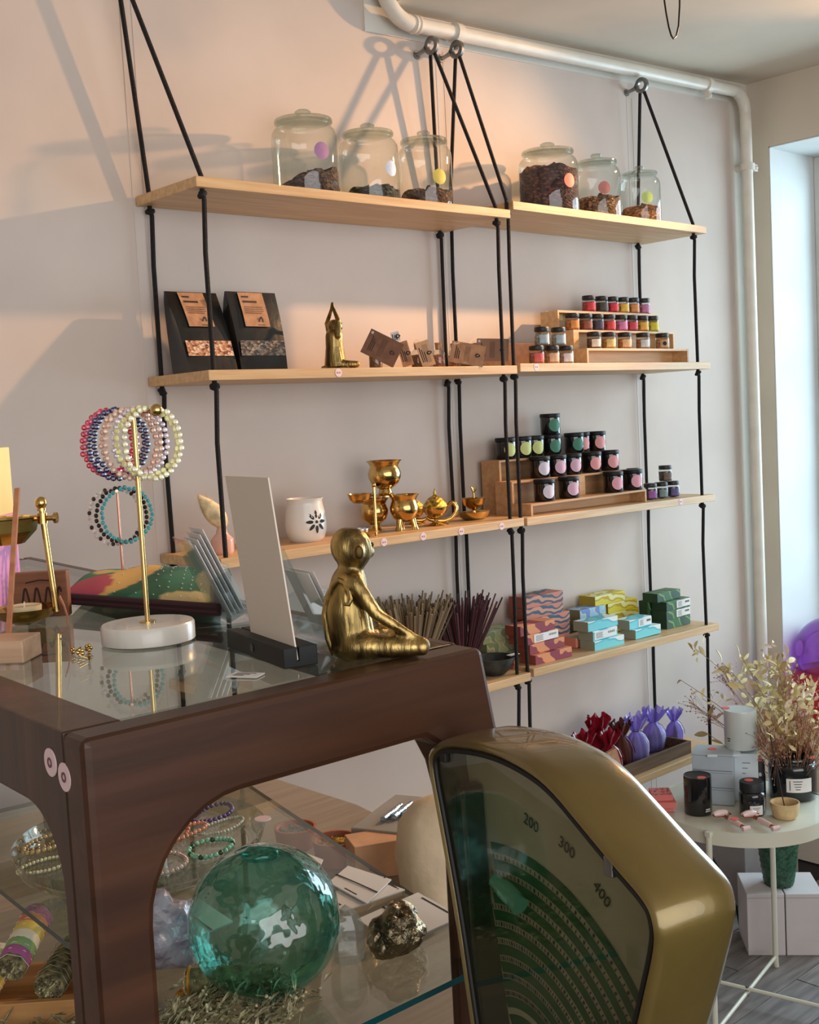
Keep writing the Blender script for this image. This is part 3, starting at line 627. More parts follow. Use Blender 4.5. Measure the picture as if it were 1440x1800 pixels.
obj('seed_head',n,mat('bunny_tail',(226,206,164),.95,ns=60,na=.12),t)

# ================================================================ third row, right: candles on a kraft riser
M_cjar=mat('black_candle_glass',(20,20,22),.14,coat=.6)
z3r=lambda x: sz('R',2,x)
CM={}
def candle(p,col,label,group,d=.054,h=.056,da=.5):
    t=thing('candle_jar',label,'candle',p,facing(p),group); r=d/2
    if 'b' not in CM:
        CM['b']=mesh('jar',MB().lathe([(0,0),(r*.93,0),(r,.004),(r,h*.80),(r*.97,h*.815)],28),M_cjar)
        CM['l']=mesh('lid',MB().lathe([(0,h*.815),(r*1.0,h*.82),(r*1.02,h*.84),(r*1.02,h*.975),(r*.98,h),(0,h)],28),M_black)
    obj('jar',CM['b'],None,t); obj('lid',CM['l'],None,t)
    if col not in CM: CM[col]=mesh('round_label',patch(r,da,h*.44,.035,.035,True),mat('round_%d_%d_%d'%col,col,.6,ns=30,na=.05))
    obj('round_label',CM[col],None,t)
YE,GR,LV,LP,CO,PK=(214,222,140),(66,132,108),(222,216,232),(224,184,208),(240,164,166),(236,170,186)
yF,yM,yB=-.17,-.112,-.052
fr=[(1.0264, -0.17, 1.3478),(1.1243, -0.17, 1.3479),(1.3133, -0.17, 1.3462),(1.4006, -0.17, 1.344)]
mi=[(1.0797, -0.112, 1.4047),(1.1466, -0.112, 1.4045),(1.2105, -0.112, 1.4016),(1.2962, -0.112, 1.4004),(1.3748, -0.112, 1.3998)]
to=[(1.0162, -0.052, 1.4533),(1.0789, -0.052, 1.4548),(1.1285, -0.052, 1.4595),(1.1999, -0.052, 1.4559),(1.2973, -0.052, 1.4544),(1.3401, -0.052, 1.4568),(1.3963, -0.052, 1.4542)]
av=lambda L: sum(p[2] for p in L)/len(L)
zF,zM3,zB3=av(fr),av(mi),av(to)
g='black candles on the kraft riser'
for p,c,l in zip(fr,(LV,LP,PK,PK),('pale lavender','lilac','pink, beside the gap','pink, at the end of the step')): candle((p[0],yF,zF),c,'black candle on the lowest kraft step, round %s label'%l,g)
for p,c,l in zip(mi,(LV,LP,LP,CO,CO),('pale lavender','lilac, squeezed against the lavender one','lilac, before the gap','coral, after the gap','coral, last on the step')): candle((p[0],yM,zM3),c,'black candle on the middle kraft step, round %s label'%l,g)
tl=('yellow, first in the row','yellow, second in the row','yellow, beside the green stack','green, carrying another candle','green, standing alone','hardly seen between green and coral','coral')
for p,c,l in zip(to,(YE,YE,YE,GR,GR,CO,CO),tl): candle((p[0],yB+(.012 if l.startswith('hardly') else 0),zB3),c,'black candle on the top kraft step, round label: %s'%l if 'hardly' not in l else 'black candle on the top kraft step, hardly seen between the green and coral ones',g)
candle((to[3][0]-.001,yB,zB3+.0565),GR,'black candle with green round label stacked highest of all',g)
t=thing('kraft_riser','kraft card riser with three steps carrying the black candles','riser',(0,0,0)); M_kr=wood('kraft_riser',(204,160,114),(186,140,96),.6)
xa=(0.9547, -0.06, 1.3812)[0]; xb=(0.9378, -0.198, 1.3238)[0]; xc=(1.4211, -0.198, 1.3173)[0]; xs=(0.9355, -0.13, 1.3976)[0]
def step(x0,x1,y0,y1,zt):
    z0=z3r(x0)+.0004; z1=z3r(x1)+.0004
    obj('step',MB().box(x0,y0,zt-.0055,x1,y1,zt-.0005),M_kr,t,smooth=0)
    obj('step_side',MB().hexa([(x0,y0,z0),(x0+.007,y0,z0),(x0+.007,y1,z0),(x0,y1,z0)],[(x0,y0,zt-.0055),(x0+.007,y0,zt-.0055),(x0+.007,y1,zt-.0055),(x0,y1,zt-.0055)]),M_kr,t,smooth=0)
    obj('step_side',MB().box(x1-.007,y0,z1,x1,y1,zt-.0055),M_kr,t,smooth=0)
    obj('step_back',MB().hexa([(x0+.007,y1-.005,z0),(x1-.007,y1-.005,z1),(x1-.007,y1,z1),(x0+.007,y1,z0)],[(x0+.007,y1-.005,zt-.0055),(x1-.007,y1-.005,zt-.0055),(x1-.007,y1,zt-.0055),(x0+.007,y1,zt-.0055)]),M_kr,t,smooth=0)
step(xb,xc,-.2,-.1415,zF); step(xs,xc-.01,-.141,-.0835,zM3); step(xa,xc-.02,-.083,-.02,zB3)
xp=(1.171, -0.17, 1.3802)[0]
obj('step_panel',MB().box(xp,-.1425,zF,xp+.055,-.1415,zM3-.0055),M_kr,t,smooth=0)
for p,c,f,l in zip(((1.4885, -0.165, 1.3144),(1.5406, -0.165, 1.3134),(1.5968, -0.165, 1.3137)),((150,84,160),(120,140,140),(92,84,140)),((60,40,64),(56,62,58),(44,40,66)),('purple','grey','blue-violet')):
    spice_jar((p[0],-.165,z3r(p[0])+.0004),c,f,'small jar beside the candle riser with a %s label'%l,'small jars beside the candles',.4)
for (p,c,f,l) in (((1.4741, -0.135, 1.372),(190,206,214),(120,140,150),'small jar with pale label above the purple one'),((1.5636, -0.165, 1.3705),(120,96,84),(70,60,54),'small jar with brown label stacked above the grey and violet ones')):
    if l.endswith('one'): spice_jar((xc+.010,-.150,z3r(p[0])+.0472),c,f,'small jar with a pale label stacked behind the last pink candle','small jars beside the candles',.4)
    else: spice_jar((p[0],-.165,z3r(p[0])+.0472),c,f,l,'small jars beside the candles',.4)

# ================================================================ fourth row: incense boxes
def pbox(cat,label,group,x,y,z,l,h,d,m,mend=None,rz=0,sticker=None,mtop=None):
    """printed carton: x,y,z = its front lower corner nearest the tall tea pouches"""
    mb=MB(); n=0
    mb.add([(0,0,0),(l,0,0),(l,d,0),(0,d,0),(0,0,h),(l,0,h),(l,d,h),(0,d,h)],[(0,1,5,4),(4,5,6,7),(2,3,7,6),(0,3,2,1)],0)
    mb.add([(0,0,0),(l,0,0),(l,d,0),(0,d,0),(0,0,h),(l,0,h),(l,d,h),(0,d,h)],[(1,2,6,5),(3,0,4,7)],1)
    t=thing(cat,label,'box',(x,y,z),rz,group)
    obj('carton',mb,[m,mend or m],t,smooth=0,bevel=.0008)
    if sticker:
        a,b=sticker; s=obj('barcode_sticker',MB().box(a*l,-.0009,h*.12,b*l,-.0002,h*.92),M_paper,t,smooth=0)
        e=MB(); 
        for i in range(5): e.box(a*l+.006,-.0012,h*(.25+.12*i),a*l+(b-a)*l*(.38-.03*(i%2)),-.0009,h*(.29+.12*i))
        for i in range(9): e.box(a*l+(b-a)*l*(.62+.035*i),-.0012,h*.5,a*l+(b-a)*l*(.62+.035*i)+.0012,-.0009,h*.72)
        obj('print_line',e,M_ink,s,smooth=0)
    return t
zR4=lambda x: sz('R',3,x)+.0003
W_red=wave('maroon_flames',((136,44,60),(216,140,92)),5.5,'DIAGONAL',3.5,.5,3,thr=(.55,.6))
W_mount=wave('blue_mountains',((200,120,96),(48,80,106),(206,140,112)),8,'Z',5,.5,1.6,thr=(.34,.86))
W_yel=wave('yellow_fields',((214,196,40),(190,156,34),(222,220,150)),7,'Z',7,.5,1.5,thr=(.4,.8))
W_bly=wave('blue_yellow_pattern',((150,190,226),(206,212,110),(108,140,206)),8,'DIAGONAL',8,.5,2,thr=(.4,.65))
W_teal=wave('teal_waves',((116,204,212),(92,182,198),(224,232,228)),5,'Z',5,.5,1.4,thr=(.42,.66))
W_leaf=wave('green_leaves',((34,74,52),(110,150,74),(52,100,60)),6,'DIAGONAL',5,.5,1.6,thr=(.5,.75))
W_marb=wave('marbled_green',((150,160,110),(196,170,150),(122,140,96)),8,'DIAGONAL',10,.6,2,thr=(.4,.7))
E_red=mat('terracotta_end',(150,72,54),.6); E_or=mat('brown_orange_end',(140,74,58),.6); E_yel=mat('olive_end',(166,140,40),.6)
E_teal=mat('grey_green_end',(146,150,130),.6); E_leaf=mat('dark_green_end',(30,60,46),.6); E_marb=mat('moss_end',(128,126,92),.6); E_cor=mat('coral_end',(214,132,112),.6)
H_=.0255
# maroon stack at the near end
for i,(u,v,l,st_,lab) in enumerate(((942,1164,.142,None,'bottom of the maroon and orange stack'),(932,1146,.135,None,'second from bottom in the maroon and orange stack'),(922,1127,.130,(.28,1),'maroon incense box with a white barcode sticker, third in its stack'),(915,1110,.132,None,'top of the maroon and orange stack'))):
    p=(0.93, -0.2, 0.9485); p2=[(0.93, -0.2, 0.9485),(0.9272, -0.185, 0.9734),(0.9077, -0.185, 1.0042),(0.8946, -0.185, 1.0309)][i]
    pbox('incense_box',lab if 'incense' in lab else 'incense box, '+lab,'incense boxes on the fourth shelf',p2[0],[-.2,-.185,-.185,-.185][i],zR4(.99)-.001+i*(H_+.0004),l,H_,.052,W_red,E_red,0,st_)
# mountains stack behind
for i in range(5):
    p=[(1.0543, -0.085, 0.9646),(1.0563, -0.085, 0.9949),(1.0583, -0.085, 1.0251),(1.0313, -0.085, 1.0627),(1.0333, -0.085, 1.0927)][i]
    pbox('incense_box','incense box printed with blue mountains, '+('bottom of its tall stack','second from bottom of its tall stack','middle of its tall stack','second from top of its tall stack','top of its tall stack')[i],'incense boxes on the fourth shelf',p[0],-.085,zR4(1.0)+.0003+i*(.0292+.0004),.150,.0292,.062,W_mount,E_or)
# yellow and blue-yellow
for i in range(4):
    p=[(1.3946, -0.075, 0.9457),(1.3969, -0.075, 0.9815),(1.3909, -0.075, 1.012),(1.3336, -0.075, 1.0496)][i]
    pbox('incense_box','yellow incense box, '+('bottom of the yellow stack','second up in the yellow stack','third up in the yellow stack','top of the yellow stack')[i],'incense boxes on the fourth shelf',p[0],-.075,zR4(1.25)-.002+i*(.0282+.0004),.138,.0282,.058,W_yel,E_yel)
for i in range(3):
    p=(1.2237, -0.084, 0.9993)
    pbox('incense_box','pale blue and yellow patterned incense box, '+('bottom of three','middle of three','top of three')[i],'incense boxes on the fourth shelf',p[0]+.03,-.084,zR4(1.15)-.001+i*(.0282+.0004),.115,.0282,.05,W_bly,E_marb)
# teal in front
te=[((1.1672, -0.2, 0.9378),.128,0,None,'teal wave incense box lying lowest at the front edge, beside the coral end',0),((1.1684, -0.195, 0.9707),.105,1,(.05,.95),'teal incense box with a barcode sticker in the middle of the front pile',0),((1.1548, -0.19, 0.9968),.128,2,None,'teal wave incense box on top of the front pile',0),
    ((1.3569, -0.193, 0.9297),.118,0,None,'teal wave incense box lying lowest, nearest the green leaf boxes',0),((1.3479, -0.18, 0.9633),.102,1,(.4,1),'teal incense box with a sticker, upper one nearest the green leaf boxes',0)]
for p,l,i,s,lab,rz in te:
    pbox('incense_box',lab,'incense boxes on the fourth shelf',p[0],p[1],zR4(1.22)-.002+i*(.0262+.0004),l,.0262,.05,W_teal,E_teal,rz,s)
p=(1.1625, -0.14, 0.9676); pbox('incense_box','coral and green incense box behind the teal pile, showing its end','incense boxes on the fourth shelf',p[0],-.14,zR4(1.1),.10,.027,.055,wave('coral_green',((226,140,116),(130,150,116)),6,'DIAGONAL',5,.5),E_cor)
# green leaves
for i,(p,l,s,lab) in enumerate((((1.5457, -0.165, 0.9317),.118,None,'bottom of the green leaf stack'),((1.545, -0.165, 0.9668),.118,(.42,1),'second up in the green leaf stack, with a sticker'),((1.547, -0.165, 0.9997),.118,(.42,1),'third up in the green leaf stack, with a sticker'),((1.5251, -0.15, 1.0249),.114,None,'top of the green leaf stack'))):
    pbox('incense_box','dark green incense box, '+lab,'incense boxes on the fourth shelf',p[0],p[1],zR4(1.5)-.002+i*(.0262+.0004),l,.0262,.052,W_leaf,E_leaf,0,s)
p=(1.5449, -0.12, 0.9275); pbox('incense_box','dark green incense box standing behind the leaf stack','incense boxes on the fourth shelf',p[0]-.012,-.108,zR4(1.48),.10,.078,.03,W_leaf,E_leaf)
# left board, fourth row: marbled boxes, opened terracotta box, pots of sticks, black bowl
zL4=.93497
for i in range(3):
    p=(0.8544, -0.105, 0.9859)
    pbox('incense_box','marbled green and pink incense box, '+('bottom of three beside the dark sticks','middle of three beside the dark sticks','top of three beside the dark sticks')[i],'incense boxes on the fourth shelf',p[0]-.012*(i==2),-.105,zL4+i*(.0302+.0004),.128,.0302,.055,W_marb,E_marb)
p=(0.8785, -0.135, 0.9487); t=pbox('incense_box','terracotta incense box lying end-on at the joint of the shelves','incense boxes on the fourth shelf',p[0]-.01,-.16,zL4,.036,.030,.05,W_red,E_red,.1)
def stick_pot(p,r,h,n,L_,spread,ms,mp,label,plabel,zrot=0):
    t=thing('incense_pot',label,'pot',p,0,'pots of incense sticks')
    obj('pot',MB().lathe([(0,0),(r*.85,0),(r,h*.25),(r*1.02,h*.7),(r*.92,h),(r*.84,h),(r*.9,h*.7),(r*.8,h*.08),(0,h*.06)],32),mp,t)
    rng=random.Random(n); mb=MB()
    for i in range(n):
        a=rng.uniform(0,6.283); q=math.sqrt(rng.random()); b=Vector((q*r*.5*math.cos(a),q*r*.5*math.sin(a),h*.15)); 
        tip=b+Vector((spread*q*math.cos(a)*1.0,spread*q*math.sin(a)*.75,L_*rng.uniform(.86,1.02)))
        s=MB().tube([b,tip],.0021,5); obj('incense_stick',mesh('incense_stick',s,ms[i%len(ms)],40),None,t)
    return t
M_cop=mat('copper_pot',(196,122,66),.35,.8,ns=14,na=.15)
P=(0.6202, -0.09, 1.0412); stick_pot((P[0]-.012,-.09,zL4),.036,.045,200,.205,.112,[mat('sand_stick_a',(132,116,90),.9),mat('sand_stick_b',(112,98,76),.9),mat('sand_stick_c',(150,132,104),.9)],M_cop,'copper pot packed with sand-coloured incense sticks','')
P=(0.7612, -0.11, 1.0139); stick_pot((P[0],-.105,zL4),.040,.052,100,.188,.112,[mat('plum_stick_a',(74,38,46),.8),mat('plum_stick_b',(96,52,58),.8),mat('plum_stick_c',(58,30,38),.8)],M_cop,'copper pot of dark plum incense sticks fanning out','')
P=(0.8337, -0.17, 0.9108); t=thing('stone_bowl','black stone bowl with a white paper slip on its rim','bowl',(P[0]-.02,-.165,zL4))
obj('bowl',MB().lathe([(0,0),(.025,0),(.043,.016),(.053,.038),(.0545,.044),(.051,.044),(.040,.018),(0,.008)],36),mat('black_stone',(44,46,42),.6,ns=40,na=.4,bump=.4,bs=60),t)
obj('paper_slip',MB().box(.028,-.034,.0445,.06,-.018,.0455),M_paper,t,smooth=0)

# ================================================================ fifth row: crate of organza bags
zR5=.56262
a=(1.2217, -0.205, 0.5783); b=(1.5878, -0.205, 0.5553); hc=0.0359
M_crate=wood('old_crate',(112,84,58),(86,62,42),.75)
t=thing('wooden_crate','long low brown wooden crate holding the organza bags','crate',(a[0],-.205,zR5)); L_=b[0]-a[0]; dc=.135
obj('front_board',MB().box(0,0,0,L_,.008,hc),M_crate,t,smooth=0,bevel=.001); obj('back_board',MB().box(0,dc-.008,0,L_,dc,hc),M_crate,t,smooth=0,bevel=.001)
obj('end_board',MB().box(0,.0082,0,.008,dc-.0082,hc),M_crate,t,smooth=0,bevel=.001); obj('end_board',MB().box(L_-.008,.0082,0,L_,dc-.0082,hc),M_crate,t,smooth=0,bevel=.001)
obj('bottom_board',MB().box(.008,.0082,0,L_-.008,dc-.0082,.004),M_crate,t,smooth=0)
def organza(name,col,dens):
    m=glass(name,col,1.1,.5,dens=dens*.8); return m
def org_bag(p,h,wd,m,mc,label,lean=0,seed=1):
    t=thing('organza_bag',label,'bag',p,0,'organza bags in the crate'); rng=random.Random(seed); ph=rng.uniform(0,6)
    prof=[(.30,0),(.46,.05),(.50,.2),(.48,.38),(.36,.55),(.17,.66),(.13,.70),(.20,.76),(.34,.88),(.44,1.0)]
    def jag(r,z,a,j):
        zn=z/h; k=.045+.30*max(0,zn-.62); rr=r*(1+k*math.sin(7*a+ph+j*.25)+.8*k*math.sin(13*a+j*.7)+.4*k*math.sin(23*a-j))
        return rr,z+(h*.07*math.sin(7*a+ph) if j>=8 else 0)
    mb=MB(); mb.M=Matrix.Rotation(lean,4,'Y')@Matrix.Diagonal((1,.62,1,1)); mb.lathe([(0,0)]+[(r*wd,z*h) for r,z in prof],54,jag=jag); obj('pouch',mb,m,t,smooth=180)
    c=MB(); c.M=Matrix.Rotation(lean,4,'Y')@Matrix.Diagonal((1,.7,1,1)); pts=[(.142*wd*math.cos(2*PI*i/16),.142*wd*math.sin(2*PI*i/16),.68*h) for i in range(16)]; c.tube(pts,.0014,6,closed=True)
    c.tube([(.14*wd,-.05*wd,.68*h),(.2*wd,-.3*wd,.6*h),(.22*wd,-.52*wd,.42*h),(.26*wd,-.5*wd,.3*h)],.0012,6); obj('drawstring',c,mc,t)
    g=MB(); g.M=Matrix.Rotation(lean,4,'Y')
    for i in range(5): g.ball((rng.uniform(-.24,.24)*wd,rng.uniform(-.1,.1)*wd,(.08+.09*i)*h),(.15*wd,.12*wd,.09*h),8,6)
    obj('contents',g,mat('bag_contents',(120,96,92),.7),t)
M_or=organza('red_organza',(150,24,44),.72); M_ob=organza('brown_organza',(104,56,46),.62); M_op=organza('violet_organza',(176,160,236),.42)
kk=0.0016
for (p,h,wd,m,c,l,le,s) in (((1.1953, -0.13, 0.6022),80,58,M_or,M_or,'red organza bag at the near end of the crate',-.05,1),((1.2922, -0.1, 0.5779),92,56,M_or,M_or,'red organza bag in the middle of the red ones, standing tallest',0,2),((1.2743, -0.15, 0.5899),74,54,M_or,M_or,'red organza bag pushed against the kraft tag',.06,3),
    ((1.3572, -0.13, 0.5792),78,52,M_ob,M_ob,'brown organza bag between the red and the violet ones',.02,4),((1.4133, -0.14, 0.5809),82,56,M_op,M_matblack,'violet organza bag with dark drawstring, beside the brown one',.0,5),((1.531, -0.11, 0.5578),76,58,M_op,M_op,'violet organza bag in the middle of three',.08,6),((1.6262, -0.12, 0.558),64,44,M_op,M_op,'violet organza bag standing apart at the far end of the crate',.03,7)):
    org_bag((p[0],p[1],zR5+.0045),h*kk,wd*kk,m,c,l,le,s)
P=(1.2584, -0.178, 0.6371); t=thing('kraft_tag_box','small kraft box with a pink print leaning among the red bags','box',(P[0],-.180,zR5+.0045),-.15)
mb=MB(); mb.M=Matrix.Rotation(-.22,4,'Y')@Matrix.Rotation(-.12,4,'X'); mb.box(-.028,-.007,.004,.028,.007,.075); obj('carton',mb,M_kraft,t,smooth=0,bevel=.001)
mb=MB(); mb.M=Matrix.Rotation(-.22,4,'Y')@Matrix.Rotation(-.12,4,'X'); mb.lathe([(0,0),(0,0)],3) if 0 else mb.box(-.010,-.0078,.032,.008,-.007,.056); obj('pink_print',mb,mat('pink_print',(196,130,140),.7),t,smooth=0)

# ================================================================ the dark wooden display case and its counter
M_cnt=wood('counter_top',(150,138,124),(136,124,110),.5)
t=thing('sales_counter','long wooden sales counter carrying the display case and the scale','counter',(0,0,0))
cp=[(-1.05,-1.95),(-.60,-1.95),(-.555,-1.72),(-.30,-1.30),(-.08,-1.05),(.0,-.60),(.0,-.30),(-1.05,-.30)]
ci=[(-1.0,-1.9),(-.64,-1.9),(-.60,-1.72),(-.35,-1.31),(-.14,-1.06),(-.05,-.60),(-.05,-.36),(-1.0,-.36)]
def slab(P,z0,z1): n=len(P); return MB().add([(x,y,z0) for x,y in P]+[(x,y,z1) for x,y in P],[tuple(range(n))[::-1],tuple(range(n,2*n))]+[(i,(i+1)%n,n+(i+1)%n,n+i) for i in range(n)])
obj('counter_top',slab(cp,.885,.915),M_cnt,t,smooth=0,bevel=.003)
obj('counter_body',slab(ci,0,.885),mat('counter_body',(110,92,78),.6,ns=3,na=.1),t,smooth=0)
M_wal=mat('dark_walnut',(66,40,27),.36,ns=40,na=.14,stretch=(.08,1,1),bump=.03,bs=60,coat=.05,spec=.3); M_walz=mat('dark_walnut_upright',(66,40,27),.36,ns=40,na=.14,stretch=(1,1,.08),bump=.03,bs=60,coat=.05,spec=.3)
FLx,FLy=-.8865,-1.3912; FRx,FRy=-.499,-1.4019
case=thing('display_case','dark walnut display case with a glass top and rounded corners','display case',(0,0,0))
# front frame: one shaped board with rounded inner corners; local x along the front, y into the case
fa=math.atan2(FRy-FLy,FRx-FLx)
def inner(x0,z0,r,a0,a1,n=8): return [(x0+r*math.cos(a0+(a1-a0)*i/n),z0+r*math.sin(a0+(a1-a0)*i/n)) for i in range(n+1)]
zt_=ZT_=1.36136; zb=.9153; wl_=FRx-FLx
poly=[(0,zt_),(wl_,zt_)]+[(wl_+.089,zb),(wl_+.040,zb)]+[(wl_-.048,1.262),(wl_-.060,1.284),(wl_-.074,1.2935)]+inner(.1255,1.2145,.080,PI/2,PI)+[(.0445,zb),(0,zb)]
mb=MB(); mb.M=Matrix.Translation((FLx,FLy,0))@Matrix.Rotation(fa,4,'Z'); mb.prism(poly[::-1],.036); obj('front_frame',mb,M_wal,case,smooth=0,bevel=.006)
la=R(90-3.2)
def side_poly(Ls): return [(0,zt_),(Ls,zt_),(Ls,zb),(Ls-.05,zb)]+inner(Ls-.11,1.236,.06,0,PI/2)+inner(.112,1.236,.06,PI/2,PI)+[(.052,zb),(0,zb)]
mb=MB(); mb.M=Matrix.Translation((FLx,FLy,0))@Matrix.Rotation(la,4,'Z'); mb.prism([(x+.0345,z) if x<.001 else (x,z) for x,z in side_poly(1.27)][::-1],-.046); obj('side_frame',mb,M_walz,case,smooth=0,bevel=.002)
ra=math.atan2(-.1114+1.4019,-.334+.499)
mb=MB(); mb.M=Matrix.Translation((FRx,FRy,0))@Matrix.Rotation(ra,4,'Z'); mb.prism([(x+.037,z) if x<.001 else (x,z) for x,z in side_poly(1.28)],.018); obj('side_frame',mb,M_walz,case,smooth=0,bevel=.004)
bl=Vector((FLx,FLy,0))+Vector((math.cos(la),math.sin(la),0))*1.27; br=Vector((FRx,FRy,0))+Vector((math.cos(ra),math.sin(ra),0))*1.28
ba=math.atan2(br.y-bl.y,br.x-bl.x); Lb=(br-bl).length
mb=MB(); mb.M=Matrix.Translation((bl.x,bl.y,0))@Matrix.Rotation(ba,4,'Z'); mb.prism([(.047,zt_),(Lb-.02,zt_),(Lb-.02,zt_-.065),(.047,zt_-.065)][::-1],.03) if 0 else mb.box(.05,-.03,zt_-.065,Lb-.022,0,zt_); obj('back_frame',mb,M_wal,case,smooth=0,bevel=.004)
# glass top, seen at a low angle
M_top=glass('table_glass',(224,231,225),1.62,.012)
g0=[(FLx+.047,FLy+.037),(FRx-.004,FRy+.037),(br.x-.022,br.y-.032),(bl.x+.05,bl.y-.032)]
mb=MB(); mb.hexa([(x,y,zt_-.0075) for x,y in g0],[(x,y,zt_-.0005) for x,y in g0]); obj('glass_top',mb,M_top,case,smooth=0)
# glass shelf with a green edge
ZG_=1.062; M_edge=mat('green_glass_edge',(18,72,78),.12,spec=.8,coat=.5); M_sh=glass('shelf_glass',(236,241,236),1.5,.015)
q=[(-.770,-1.381),(-.476,-1.389),(-.285,-.60),(-.71,-.55)]
mb=MB(); vs=[(x,y,ZG_-.006) for x,y in q]+[(x,y,ZG_) for x,y in q]; mb.add(vs,[(0,3,2,1),(4,5,6,7)],0); mb.add(vs,[(0,1,5,4),(1,2,6,5),(2,3,7,6),(3,0,4,7)],1)
obj('glass_shelf',mb,[M_sh,M_edge],case,smooth=0)
for x,y in ((-.80,-1.36),(-.482,-1.372),(-.33,-.62),(-.72,-.57)):
    mb=MB(); mb.M=Matrix.Translation((x,y,ZG_-.0165)); mb.lathe([(0,-.012),(.010,-.012),(.012,.0),(.010,.0095),(0,.0095)],16) if 0 else mb.tube([(0,0,-.012),(0,0,.0098)],.011,14); obj('shelf_stud',mb,M_steel,case)
obj('base_board',MB().box(-.80,-1.35,.9153,-.35,-.2,.921),M_cnt,case,smooth=0)
for u,p,lab in ((0,(-0.9064, -1.3906, 1.3588),''),(1,(-0.9001, -1.3908, 1.351),'')):
    pass
for i,(dy,dz) in enumerate(((.058,-.026),(.034,-.032))):
    c=Vector((FLx,FLy,0))+Vector((math.cos(la),math.sin(la),0))*dy
    mb=MB(); mb.M=Matrix.Translation((c.x-.0002,c.y,zt_+dz))@Matrix.Rotation(la,4,'Z')@Matrix.Rotation(-PI/2,4,'X'); mb.lathe([(0,.001),(.0105,.001),(.0105,0)],20); s=obj('price_sticker',mb,M_pinkst,case)
    mb=MB(); mb.M=Matrix.Translation((c.x-.0014,c.y,zt_+dz))@Matrix.Rotation(la,4,'Z')@Matrix.Rotation(-PI/2,4,'X'); mb.lathe([(.0022,0),(.0038,0),(.0038,.0004),(.0022,.0004)],16,closed=True); obj('emblem',mb,mat('mauve_ink',(112,74,84),.7),s)

# ================================================================ on top of the display case
# big gold monkey, cross-legged, hands on its knees
P=(-0.5873, -1.3334, 1.3614); h=0.1191
t=thing('monkey_figurine','large gold meditating monkey sitting on the display case, seen from behind','figurine',P,R(-26)); s=h; mb=MB()
limb(mb,(-.05*s,0,.14*s),(-.08*s,0,.36*s),.185*s,.18*s); limb(mb,(-.08*s,0,.36*s),(-.05*s,0,.56*s),.18*s,.14*s)
limb(mb,(-.05*s,0,.57*s),(-.02*s,0,.70*s),.11*s,.095*s)
mb.ball((-.01*s,0,.81*s),(.155*s,.145*s,.165*s)); mb.ball((-.045*s,0,.835*s),(.135*s,.13*s,.145*s))
hd=Vector((.94,.34,0)) # the face is turned a little further away
mb.ball(tuple(Vector((-.01*s,0,.775*s))+hd*.135*s),(.06*s,.065*s,.055*s)); mb.ball(tuple(Vector((-.01*s,0,.845*s))+hd*.11*s),(.05*s,.075*s,.03*s))
for q in (-1,1):
    mb.ball((.0,q*.15*s,.80*s),(.042*s,.026*s,.062*s)); 
    mb.ball((-.045*s,q*.13*s,.565*s),.085*s)
    limb(mb,(-.04*s,q*.16*s,.56*s),(.09*s,q*.235*s,.34*s),.068*s,.052*s); limb(mb,(.09*s,q*.235*s,.34*s),(.335*s,q*.275*s,.165*s),.052*s,.033*s)
    # hand resting on the knee: palm, thumb, three bent fingers
    mb.ball((.375*s,q*.28*s,.145*s),(.045*s,.032*s,.022*s))
    for j in range(4): limb(mb,(.395*s,q*(.262+.014*j)*s,.142*s),(.445*s,q*(.258+.018*j)*s,.128*s),.0125*s,.0095*s,4); limb(mb,(.445*s,q*(.258+.018*j)*s,.128*s),(.462*s,q*(.258+.018*j)*s,.100*s),.0095*s,.008*s,3)
    limb(mb,(.37*s,q*.25*s,.15*s),(.405*s,q*.232*s,.165*s),.012*s,.009*s,4)
    limb(mb,(-.05*s,q*.12*s,.10*s),(.40*s,q*.30*s,.075*s),.115*s,.066*s); limb(mb,(.40*s,q*.30*s,.075*s),(.30*s,-q*.06*s,.05*s),.058*s,.04*s)
    limb(mb,(.30*s,-q*.06*s,.05*s),(.40*s,-q*.10*s,.04*s),.04*s,.03*s); 
    for j in range(3): limb(mb,(.40*s,-q*(.08+.022*j)*s,.035*s),(.45*s,-q*(.08+.025*j)*s,.026*s),.014*s,.011*s,3)
mb.ball((-.07*s,0,.075*s),(.17*s,.19*s,.075*s))
blob('body',mb,M_gold,t,.0022,smooth=5)
tl=MB(); pts=[(-.20*s,-.02*s,.035*s),(-.238*s,-.02*s,.16*s),(-.256*s,-.02*s,.34*s),(-.232*s,-.04*s,.47*s),(-.19*s,-.07*s,.56*s),(-.15*s,-.10*s,.60*s),(-.115*s,-.125*s,.585*s),(-.09*s,-.165*s,.53*s),(-.085*s,-.18*s,.465*s),(-.105*s,-.185*s,.425*s),(-.14*s,-.175*s,.43*s)]
obj('tail',tl.tube(pts,[.022*s]*9+[.017*s,.010*s],10),M_gold,t)
e=MB()
for q in (-1,1): e.ball((.0*s,q*.166*s,.80*s),(.034*s,.014*s,.050*s),12,8)
obj('ear_hollow',e,mat('dark_gold',(84,66,38),.5,1),t)
e=MB(); c=Vector((-.01*s,0,.83*s))
for q in (-1,1):
    n=Vector((-hd.y,hd.x,0)); e.ball(tuple(c+hd*.15*s+n*q*.045*s),(.016*s,.016*s,.018*s),8,6)
obj('eye',e,MATS['dark_gold'],t)

